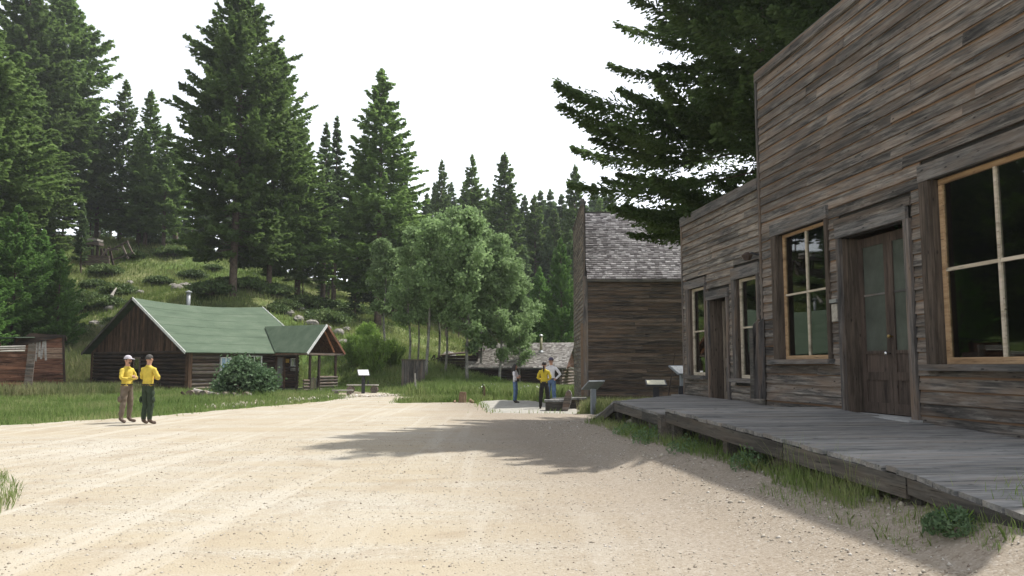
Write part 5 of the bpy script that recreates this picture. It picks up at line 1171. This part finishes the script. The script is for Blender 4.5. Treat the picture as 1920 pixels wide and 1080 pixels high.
def person(loc, rz, hgt, label, shirt, pants, boots, pose, hair, hat=None, build=1.0, sleeves=1.0, stance=.12, ponytail=False, longhair=False, beard=False):
    """faces local -Y"""
    J = []; E = []; Rr = []
    def v(p, r, par=None):
        J.append(p); Rr.append((r, r) if not hasattr(r, '__len__') else r); i = len(J) - 1
        if par is not None: E.append((par, i))
        return i
    b = build
    pel = v((0, 0, .97), (.150 * b, .105 * b)); sp1 = v((0, .005, 1.12), (.142 * b, .105 * b), pel); sp2 = v((0, .01, 1.27), (.155 * b, .11 * b), sp1); chs = v((0, .01, 1.40), (.150 * b, .10 * b), sp2)
    nk = v((0, .015, 1.49), (.062, .062), chs); nk2 = v((0, .0, 1.55), (.055, .058), nk); hd = v((0, -.01, 1.62), (.068, .08), nk2); hd2 = v((0, .0, 1.69), (.076, .094), hd); hd3 = v((0, .005, 1.755), (.055, .07), hd2)
    hands = []
    for s in (-1, 1):
        hp = v((s * .085, 0, .90), (.098 * b, .1 * b), pel); kx = stance * s * .9
        kn = v((kx, -.02, .50), (.078, .082), hp); sh = v((stance * s, .01, .27), (.068, .072), kn); an = v((stance * s, .02, .10), (.055, .06), sh); ft = v((stance * s + s * .02, -.06, .05), (.045, .04), an); v((stance * s + s * .04, -.17, .04), (.042, .032), ft)
        so_ = v((s * .165 * b, .01, 1.405), (.068, .066), chs)
        if pose == 'crossed':
            z = 1.20 if s > 0 else 1.15
            el = v((s * .255 * b, -.04, 1.17), (.056, .056), so_); wr = v((s * .05, -.235, z + .01), (.038, .038), el); pa = v((-s * .05, -.24, z + .03), (.04, .022), wr); fd = Vector((-s * .8, .35, .25)); up = Vector((0, .2, 1))
        elif pose == 'hip' and s < 0 or pose == 'hipL' and s > 0:
            el = v((s * .34, .06, 1.18), (.05, .05), so_); wr = v((s * .2, -.02, 1.02), (.036, .036), el); pa = v((s * .16, -.06, .98), (.038, .024), wr); fd = Vector((-s * .3, -.8, -.5)); up = Vector((0, .3, 1))
        elif pose == 'front':
            el = v((s * .25, -.0, 1.16), (.052, .052), so_); wr = v((s * .1, -.2, 1.08), (.036, .036), el); pa = v((s * .04, -.24, 1.08), (.038, .024), wr); fd = Vector((-s * .8, -.3, .1)); up = Vector((0, .2, 1))
        else:
            el = v((s * .24, .02, 1.14), (.05, .05), so_); wr = v((s * .25, -.05, .9), (.034, .034), el); pa = v((s * .25, -.07, .82), (.024, .038), wr); fd = Vector((0, -.15, -1)); up = Vector((0, 1, 0))
        hands.append(Vector(J[pa])); fd.normalize(); up = (up - fd * up.dot(fd)).normalized()
        for q, ln in enumerate((.072, .082, .078, .06)):
            b0 = Vector(J[pa]) + fd * .02 + up * (.027 - .018 * q); f1 = v(tuple(b0 + fd * .025), .0095, pa); f2 = v(tuple(b0 + fd * (.025 + ln * .5)), .0088, f1); v(tuple(b0 + fd * (.02 + ln * .95) + fd.cross(up) * (.012 * s)), .0075, f2)
        t1 = v(tuple(Vector(J[wr]).lerp(Vector(J[pa]), .6) + up * .035 + fd * .01), .011, pa); v(tuple(Vector(J[t1]) + up * .025 + fd * .035), .009, t1)
    me = bpy.data.meshes.new('body'); me.from_pydata(J, E, []); o = bpy.data.objects.new('body', me); COL.objects.link(o)
    md = o.modifiers.new('skin', 'SKIN'); md.use_smooth_shade = True; md.branch_smoothing = .3
    for i, d in enumerate(me.skin_vertices[0].data): d.radius = Rr[i]; d.use_root = (i == pel)
    ss = o.modifiers.new('sub', 'SUBSURF'); ss.levels = 2; ss.render_levels = 2
    dg = bpy.context.evaluated_depsgraph_get(); dg.update(); nm = bpy.data.meshes.new_from_object(o.evaluated_get(dg)); nm.name = 'body'
    bpy.data.objects.remove(o)
    nm.materials.clear()
    for m_ in (shirt, pants, SKIN, boots): nm.materials.append(m_)
    n = len(nm.vertices); co = np.empty(n * 3); nm.vertices.foreach_get('co', co); co = co.reshape(-1, 3)
    # cloth folds
    k = (co[:, 2] < 1.47); amp = .011 * np.sin(co[:, 2] * 38 + 5 * co[:, 0] + 3 * np.sin(co[:, 1] * 19)) * np.sin(co[:, 0] * 23 + co[:, 1] * 31 + 1.3)
    nrm = co - np.c_[np.zeros(n), np.zeros(n), co[:, 2]]; nl = np.linalg.norm(nrm, axis=1)[:, None] + 1e-6; co2 = co + nrm / nl * (amp * k)[:, None]
    nm.vertices.foreach_set('co', co2.ravel())
    mi = []
    for pl in nm.polygons:
        c = pl.center
        if c.z > 1.49 and abs(c.x) < .13: i = 2
        elif c.z < .13: i = 3
        elif min((c - h_).length for h_ in hands) < .055 or min((c - h_).length for h_ in hands) < .12 and c.z < 1.0 and abs(c.x) > .2: i = 2
        elif c.z < .99 and not (pose in ('hip', 'hipL', 'down') and abs(c.x) > .19): i = 1
        else: i = 0
        if sleeves < 1 and i == 0 and (c.y < -.13 and 1.08 < c.z < 1.27) : i = 2
        mi.append(i)
    nm.polygons.foreach_set('material_index', mi); nm.update()
    t = thing('person', label, 'person', loc, rz); k = hgt / 1.8; t.scale = (k, k, k)
    body = put('body', nm, None, t)
    m = MB(); m.ball((0, -.103, 1.645), (.014, .02, .024), 8, 6); m.build('nose', SKIN, t, smooth=True)
    for s in (-1, 1):
        m = MB(); m.ball((s * .083, .01, 1.65), (.013, .022, .032), 8, 6); m.build('ear', SKIN, t, smooth=True)
        m = MB(); m.ball((s * .03, -.088, 1.672), (.011, .008, .007), 8, 5); m.build('eye', BLKB, t, smooth=True)
    m = MB(); m.box(-.024, .024, -.09, -.083, 1.603, 1.609); m.build('mouth', plain('lips', (.3, .12, .1), .6), t)
    m = MB(); m.tube([(0, .005, .99), (0, .005, 1.03)], [.15 * b, .15 * b], 20, False); m.v = [(x_, .005 + (y_ - .005) * .76, z_) for x_, y_, z_ in m.v]; m.build('belt', BLKB, t)
    if beard or hat is None and not ponytail and not longhair:
        for s in (-1, 1):
            m = MB(); m.ball((s * (.1 + stance * .45 + .06), .02, .63), (.03, .07, .085), 8, 6); m.build('cargo_pocket', pants, t, smooth=True)
    m = MB(); m.tube([(0, .012, 1.455), (0, .008, 1.505)], [.085, .07], 14, False); m.build('collar', shirt, t)
    m = MB()
    seg = 14
    if hair is not None:
        b0 = len(m.v)
        for i in range(7):
            a = i / 6 * math.pi * .62
            for q in range(seg):
                th = 2 * math.pi * q / seg; fr = max(0, -math.sin(th)); aa = min(a, math.pi * (.62 - .25 * fr)); r_ = (.084, .104, .098)
                m.v.append((r_[0] * math.sin(aa) * math.cos(th), .008 + r_[1] * math.sin(aa) * math.sin(th), 1.69 + r_[2] * math.cos(aa)))
        for i in range(6):
            for q in range(seg): m.f.append((b0 + i * seg + q, b0 + i * seg + (q + 1) % seg, b0 + (i + 1) * seg + (q + 1) % seg, b0 + (i + 1) * seg + q))
        if ponytail: m.tube([(0, .1, 1.68), (0, .15, 1.6), (0, .16, 1.48), (0, .14, 1.36)], [.02, .035, .03, .008], 8)
        if longhair:
            for th in np.linspace(-.35, math.pi + .35, 9):
                cx_, cy_ = math.cos(th), math.sin(th); m.tube([(cx_ * .07, .01 + cy_ * .09, 1.7), (cx_ * .098, .02 + cy_ * .11, 1.58), (cx_ * .12, .03 + cy_ * .115, 1.44), (cx_ * .11, .04 + cy_ * .11, 1.30)], [.03, .036, .036, .01], 7)
        m.build('hair', hair, t, smooth=True)
    if beard: m = MB(); m.ball((0, -.05, 1.595), (.045, .036, .03), 10, 6); m.build('beard', GREYHAIR, t, smooth=True)
    if hat:
        m = MB(); b0 = 0
        for i in range(6):
            a = i / 5 * math.pi * .5
            for q in range(18): th = 2 * math.pi * q / 18; m.v.append((.098 * math.sin(a) * math.cos(th), .005 + .112 * math.sin(a) * math.sin(th), 1.70 + .105 * math.cos(a)))
        for i in range(5):
            for q in range(18): m.f.append((i * 18 + q, i * 18 + (q + 1) % 18, (i + 1) * 18 + (q + 1) % 18, (i + 1) * 18 + q))
        ho = m.build('cap', hat[0], t, smooth=True)
        m = MB(); pr_ = [(math.cos(a) * .088, -.07 - math.sin(a) * .13, 1.705 - .018 * math.sin(a)) for a in np.linspace(0, math.pi, 9)]; m.poly(pr_, (0, 0, .008)); m.build('brim', hat[1], ho)
    return t
CAPD = plain('dark_cap_cloth', (.06, .05, .09), .8); CAPL = plain('pale_cap_brim', (.45, .42, .46), .7)
def ppl(px, py, Y): x = (px - 960) / FOC * Y; return (x, Y, h1(x, Y) + .03)
person(ppl(243, 793, 22.0), rad(76), 1.83, 'man in yellow shirt, brown trousers and pale-brimmed cap, arms crossed, facing right', YEL, KHAKI, BOOT, 'crossed', GREYHAIR, (CAPL, CAPL), build=1.12, stance=.15, beard=True)
person(ppl(283, 796, 21.4), rad(158), 1.86, 'bareheaded man in yellow shirt and dark green trousers, seen from behind', YEL, OLIVE, BOOT, 'crossed', GREYHAIR, None, build=1.12, stance=.1)
person(ppl(966, 757, 33.2), rad(70), 1.62, 'long-haired woman in white top and blue jeans, arms folded, left of the far group', WHT, JEAN, BLKB, 'crossed', DARKHAIR, None, build=.92, sleeves=.5, stance=.08, longhair=True)
person(ppl(1020, 768, 28.8), rad(170), 1.70, 'person with dark ponytail, mustard shirt and black trousers, seen from behind', YEL2, BLK, BLKB, 'front', DARKHAIR, None, build=.98, stance=.14, ponytail=True)
person(ppl(1033, 762, 30.6), rad(-20), 1.86, 'man in white shirt and pale blue jeans with hand on hip, behind the ponytailed person', WHT, JEAN, BLKB, 'hipL', DARKHAIR, (CAPD, CAPD), stance=.12)

# ------------------------------------------------------------------ grass and pebbles
def dens(x, y, s, lo): return rng.uniform(0, 1, x.shape) < lo + (1 - lo) * pnoise(x, y, s)
def not_cabin(x, y):
    q = (x - CX) * l2[0] + (y - CY) * l2[1]; o = (x - CX) * n2_[0] + (y - CY) * n2_[1]; a = (q > .4) & (q < 8.3) & (o < -.3) & (o > -10.2); b = (q > 5.6) & (q < 8.7) & (o > -.5) & (o < 2.8)
    c = (x > 2.7) & (y > 30.9) & (y < 37.8) & (x < 15); return ~(a | b | c)
X_, Y_ = scatter(230000, -34, 12, 19, 52, lambda x, y: offroad(x, y) & not_cabin(x, y) & dens(x, y, .9, .35) & (x > -0.67 * y - 3))
hh = rng.uniform(.12, .34, len(X_)) * (1 + .35 * sm(Y_, 36, 46)) * (.55 + .7 * pnoise(X_, Y_, .5)); blades('meadow_grass', X_, Y_, hh, np.full(len(X_), .014), M['grass'])
X_, Y_ = scatter(60000, -8, 6, 37, 56, lambda x, y: offroad(x, y) & not_cabin(x, y) & (x > -5.5) & (x < 4)); blades('tall_meadow_grass', X_, Y_, rng.uniform(.3, .75, len(X_)), np.full(len(X_), .016), M['grass'])
X_, Y_ = scatter(45000, -32, -19, 36, 60, lambda x, y: not_cabin(x, y) & (x > -.66 * y - 2)); blades('tall_dry_grass', X_, Y_, rng.uniform(.3, .8, len(X_)), np.full(len(X_), .018), M['tallgrass'])
X_, Y_ = scatter(150000, -62, 5, 48, 98, lambda x, y: not_cabin(x, y) & dens(x, y, .45, .25) & (x > -.66 * y - 2)); blades('hillside_grass', X_, Y_, rng.uniform(.15, .5, len(X_)), np.full(len(X_), .035), M['hillgrass'])
nf_ = 90000; X_ = rng.uniform(-26, 2, nf_); Y_ = rng.uniform(19, 46, nf_); k_ = inside(ROADW, X_, Y_); X_, Y_ = X_[k_], Y_[k_]; D_, _, _ = nearest(ROAD, X_, Y_); k_ = rng.uniform(0, 1, len(X_)) < np.exp(-D_ / .22) * (.35 + .9 * pnoise(X_, Y_, 1.9)); X_, Y_ = X_[k_], Y_[k_]
blades('fringe_grass', X_, Y_, rng.uniform(.05, .2, len(X_)), np.full(len(X_), .01), M['grass'], .6, .03)
# patch at the left foreground
GP = np.array([(-12, 12.0), (-7.3, 11.6), (-6.2, 10.4), (-5.5, 9), (-5.0, 7.7), (-5.7, 6.8), (-12, 6.4)])
X_, Y_ = scatter(26000, -12, -4.8, 6.2, 12.2, lambda x, y: inside(GP, x, y) & dens(x, y, 1.3, .2)); blades('roadside_grass', X_, Y_, rng.uniform(.05, .19, len(X_)), np.full(len(X_), .004), M['grass'], .6, .03)
# grass growing along the boardwalk
def along(n, s0, s1, o0, o1): 
    s = rng.uniform(s0, s1, n); o = rng.uniform(o0, o1, n); return P0[0] + A_[0] * s + A_[1] * o, P0[1] + A_[1] * s - A_[0] * o
def walkgrass(n, s0, s1, o0, o1, h0, h1_, w=.005):
    x, y = along(n, s0, s1, o0, o1); return x, y, rng.uniform(h0, h1_, n), np.full(n, w)
parts_ = [walkgrass(800, 6.55, 8.2, 2.72, 3.05, .08, .27, .003), walkgrass(1300, 6.6, 9.4, 2.8, 3.3, .03, .12, .003), walkgrass(500, 4.7, 6.4, 2.75, 2.95, .05, .2, .003), walkgrass(600, 2.4, 4.6, 2.7, 3.0, .06, .24, .004), walkgrass(700, .2, 2.3, 2.7, 3.1, .06, .26, .004), walkgrass(500, -2.8, .2, 2.65, 3.0, .06, .22), walkgrass(500, 8.8, 9.9, 2.75, 3.05, .04, .14, .003),
          walkgrass(60, 6.2, 8.0, 2.8, 2.86, .35, .6, .0022), walkgrass(3500, -1.5, 10, 1.2, 2.7, .05, .3)]
# camera side of the facade is -o: along() uses +o as outward
q = [np.concatenate([p_[i] for p_ in parts_]) for i in range(4)]
blades('boardwalk_grass', q[0], q[1], q[2], q[3], M['grass'], .5)
def weeds(n, cx, cy, r, h, lb):
    rr = rng.uniform(0, 1, (n, 3)); a = rr[:, 0] * 6.283; d = np.sqrt(rr[:, 1]) * r; z = h1(cx, cy)
    c = np.c_[np.cos(a) * d, np.sin(a) * d, rr[:, 2] * h * (1 - d / r * .6)]; dd = rng.normal(size=(n, 3)); dd /= np.linalg.norm(dd, axis=1)[:, None]
    V = leafquads(c, dd, np.full(n, .032), np.full(n, .018)); t = thing('weed_clump', lb, 'weeds', (cx, cy, z)); put('leaves', npmesh('leaves', V, np.arange(len(V)).reshape(-1, 4), M['lilac']), None, t)
    m = MB()
    for k in range(8): a = random.uniform(0, 6.28); m.tube([(0, 0, -.02), (math.cos(a) * r * .6, math.sin(a) * r * .6, h * random.uniform(.4, .9))], [.006, .003], 4, False)
    m.build('stems', M['willow'], t)
for n, s, o, r, h, lb in [(900, 9.35, 2.95, .22, .22, 'bright leafy weeds where the boardwalk ramps down at the right'), (500, 2.0, 2.95, .3, .35, 'leafy weeds under the step in the boardwalk'), (400, 3.6, 2.9, .3, .3, 'leafy weeds behind the middle boardwalk post'), (400, 5.6, 2.85, .22, .35, 'leafy stalks in the shade before the near boardwalk post'), (350, .5, 2.9, .3, .25, 'low leafy weeds by the pale sticks')]:
    x = P0[0] + A_[0] * s + A_[1] * o; y = P0[1] + A_[1] * s - A_[0] * o; weeds(n, x, y, r, h, lb)
# grass at the sign, the bench and the strip beside the stump
X_, Y_ = scatter(16000, 1.4, 5.2, 24.5, 31, lambda x, y: offroad(x, y)); blades('sign_grass', X_, Y_, rng.uniform(.15, .5, len(X_)), np.full(len(X_), .01), M['tallgrass'])
STRIP = np.array([(-5.0, 33.3), (-1.4, 34.3), (-1.3, 37.6), (-2.3, 38.2), (-3.4, 36.4), (-4.4, 35.0)])
X_, Y_ = scatter(14000, -5.2, -1.0, 32.5, 38.5, lambda x, y: inside(STRIP, x, y) & dens(x, y, 1.1, .3)); blades('verge_grass', X_, Y_, rng.uniform(.12, .32, len(X_)), np.full(len(X_), .011), M['grass'], .5, .03)
# small white flowers in the meadow
n = 140; fx = rng.uniform(-1.6, 1.8, n); fy = rng.uniform(38, 46, n); c = np.c_[fx, fy, H(fx, fy) + rng.uniform(.3, .6, n)]; d = rng.normal(size=(n, 3)); d /= np.linalg.norm(d, axis=1)[:, None]
V = leafquads(c, d, np.full(n, .07), np.full(n, .09)); tag(put('meadow_flowers', npmesh('meadow_flowers', V, np.arange(len(V)).reshape(-1, 4), M['white'])), kind='stuff')
# pebbles
def pebbles(name, x, y, r, mat):
    n = len(x); o = np.array([(1, 0, 0), (0, 1, 0), (-1, 0, 0), (0, -1, 0), (0, 0, .7), (0, 0, -.7)], float); a = rng.uniform(0, 6.28, n); z = H(x, y) + .032
    V = np.repeat(o[None], n, 0) * (1 + rng.uniform(-.35, .35, (n, 6, 3))); ca, sa = np.cos(a)[:, None], np.sin(a)[:, None]
    V = np.stack([V[..., 0] * ca - V[..., 1] * sa, V[..., 0] * sa + V[..., 1] * ca, V[..., 2]], -1) * r[:, None, None] + np.c_[x, y, z][:, None]
    f = np.array([(0, 1, 4), (1, 2, 4), (2, 3, 4), (3, 0, 4), (1, 0, 5), (2, 1, 5), (3, 2, 5), (0, 3, 5)]); F = (np.arange(n)[:, None, None] * 6 + f[None]).reshape(-1, 3)
    tag(put(name, npmesh(name, V.reshape(-1, 3), F, mat)), kind='stuff')
def pebmat(name, stops):
    m, nt, bs = newmat(name); geo = N(nt, 'NewGeometry'); ri = geo.outputs['Random Per Island']; c = ramp(nt, ri, stops); nt.links.new(c, bs.inputs['Base Color']); bs.inputs['Roughness'].default_value = .9; bs.inputs['Specular IOR Level'].default_value = .2; return m
PM = pebmat('mixed_pebbles', [(0, (.18, .14, .11)), (.1, (.28, .24, .19)), (.35, (.36, .32, .26)), (.8, (.41, .37, .31)), (1, (.52, .49, .45))]); PD = pebmat('dark_pebbles', [(0, (.09, .07, .06)), (.5, (.18, .13, .1)), (1, (.27, .22, .18))])
on = lambda x, y: inside(ROADW, x, y) & (np.abs(x) < .7 * y + 1)
X_, Y_ = scatter(42000, -12, 9, 3, 17, on, 1.5); pebbles('gravel_stones', X_, Y_, rng.gamma(2.0, .0021, len(X_)) + .0025, PM)
X_, Y_ = scatter(800, -10, 8, 3, 24, on, 1.3); pebbles('dark_stones', X_, Y_, rng.gamma(2, .0028, len(X_)) + .003, PD)
X_, Y_ = scatter(9000, -1, 6, 5, 22, lambda x, y: on(x, y) & (x + FM * y > 3.0) & (x + FM * y < 4.9)); pebbles('verge_stones', X_, Y_, rng.gamma(2.4, .004, len(X_)) + .004, PM)
n = 900; t = rng.uniform(0, 1, n); ex = -11.2 + t * 6.2 + rng.normal(0, .3, n); ey = np.interp(t, [0, .4, 1], [29.8, 39.0, 42.6]) + rng.normal(0, .5, n); pebbles('road_edge_stones', ex, ey, rng.gamma(2.2, .02, n) + .02, PM)

# ------------------------------------------------------------------ summer haze in the air
hm = bpy.data.materials.new('haze_air'); hm.use_nodes = True; hn = hm.node_tree; hn.nodes.remove(hn.nodes['Principled BSDF'])
pv = hn.nodes.new('ShaderNodeVolumePrincipled'); pv.inputs['Density'].default_value = HAZE; pv.inputs['Color'].default_value = (.93, .96, 1, 1); pv.inputs['Anisotropy'].default_value = 0.3
hn.links.new(pv.outputs[0], hn.nodes['Material Output'].inputs['Volume'])
zlo, zhi = float(GZ.min()) - 1, max(float(GZ.max()) + 2, 64.0)
tag(put('haze', mesh('haze', boxv(-425, 425, -205, 525, zlo, zhi), BF, [hm])), kind='stuff')
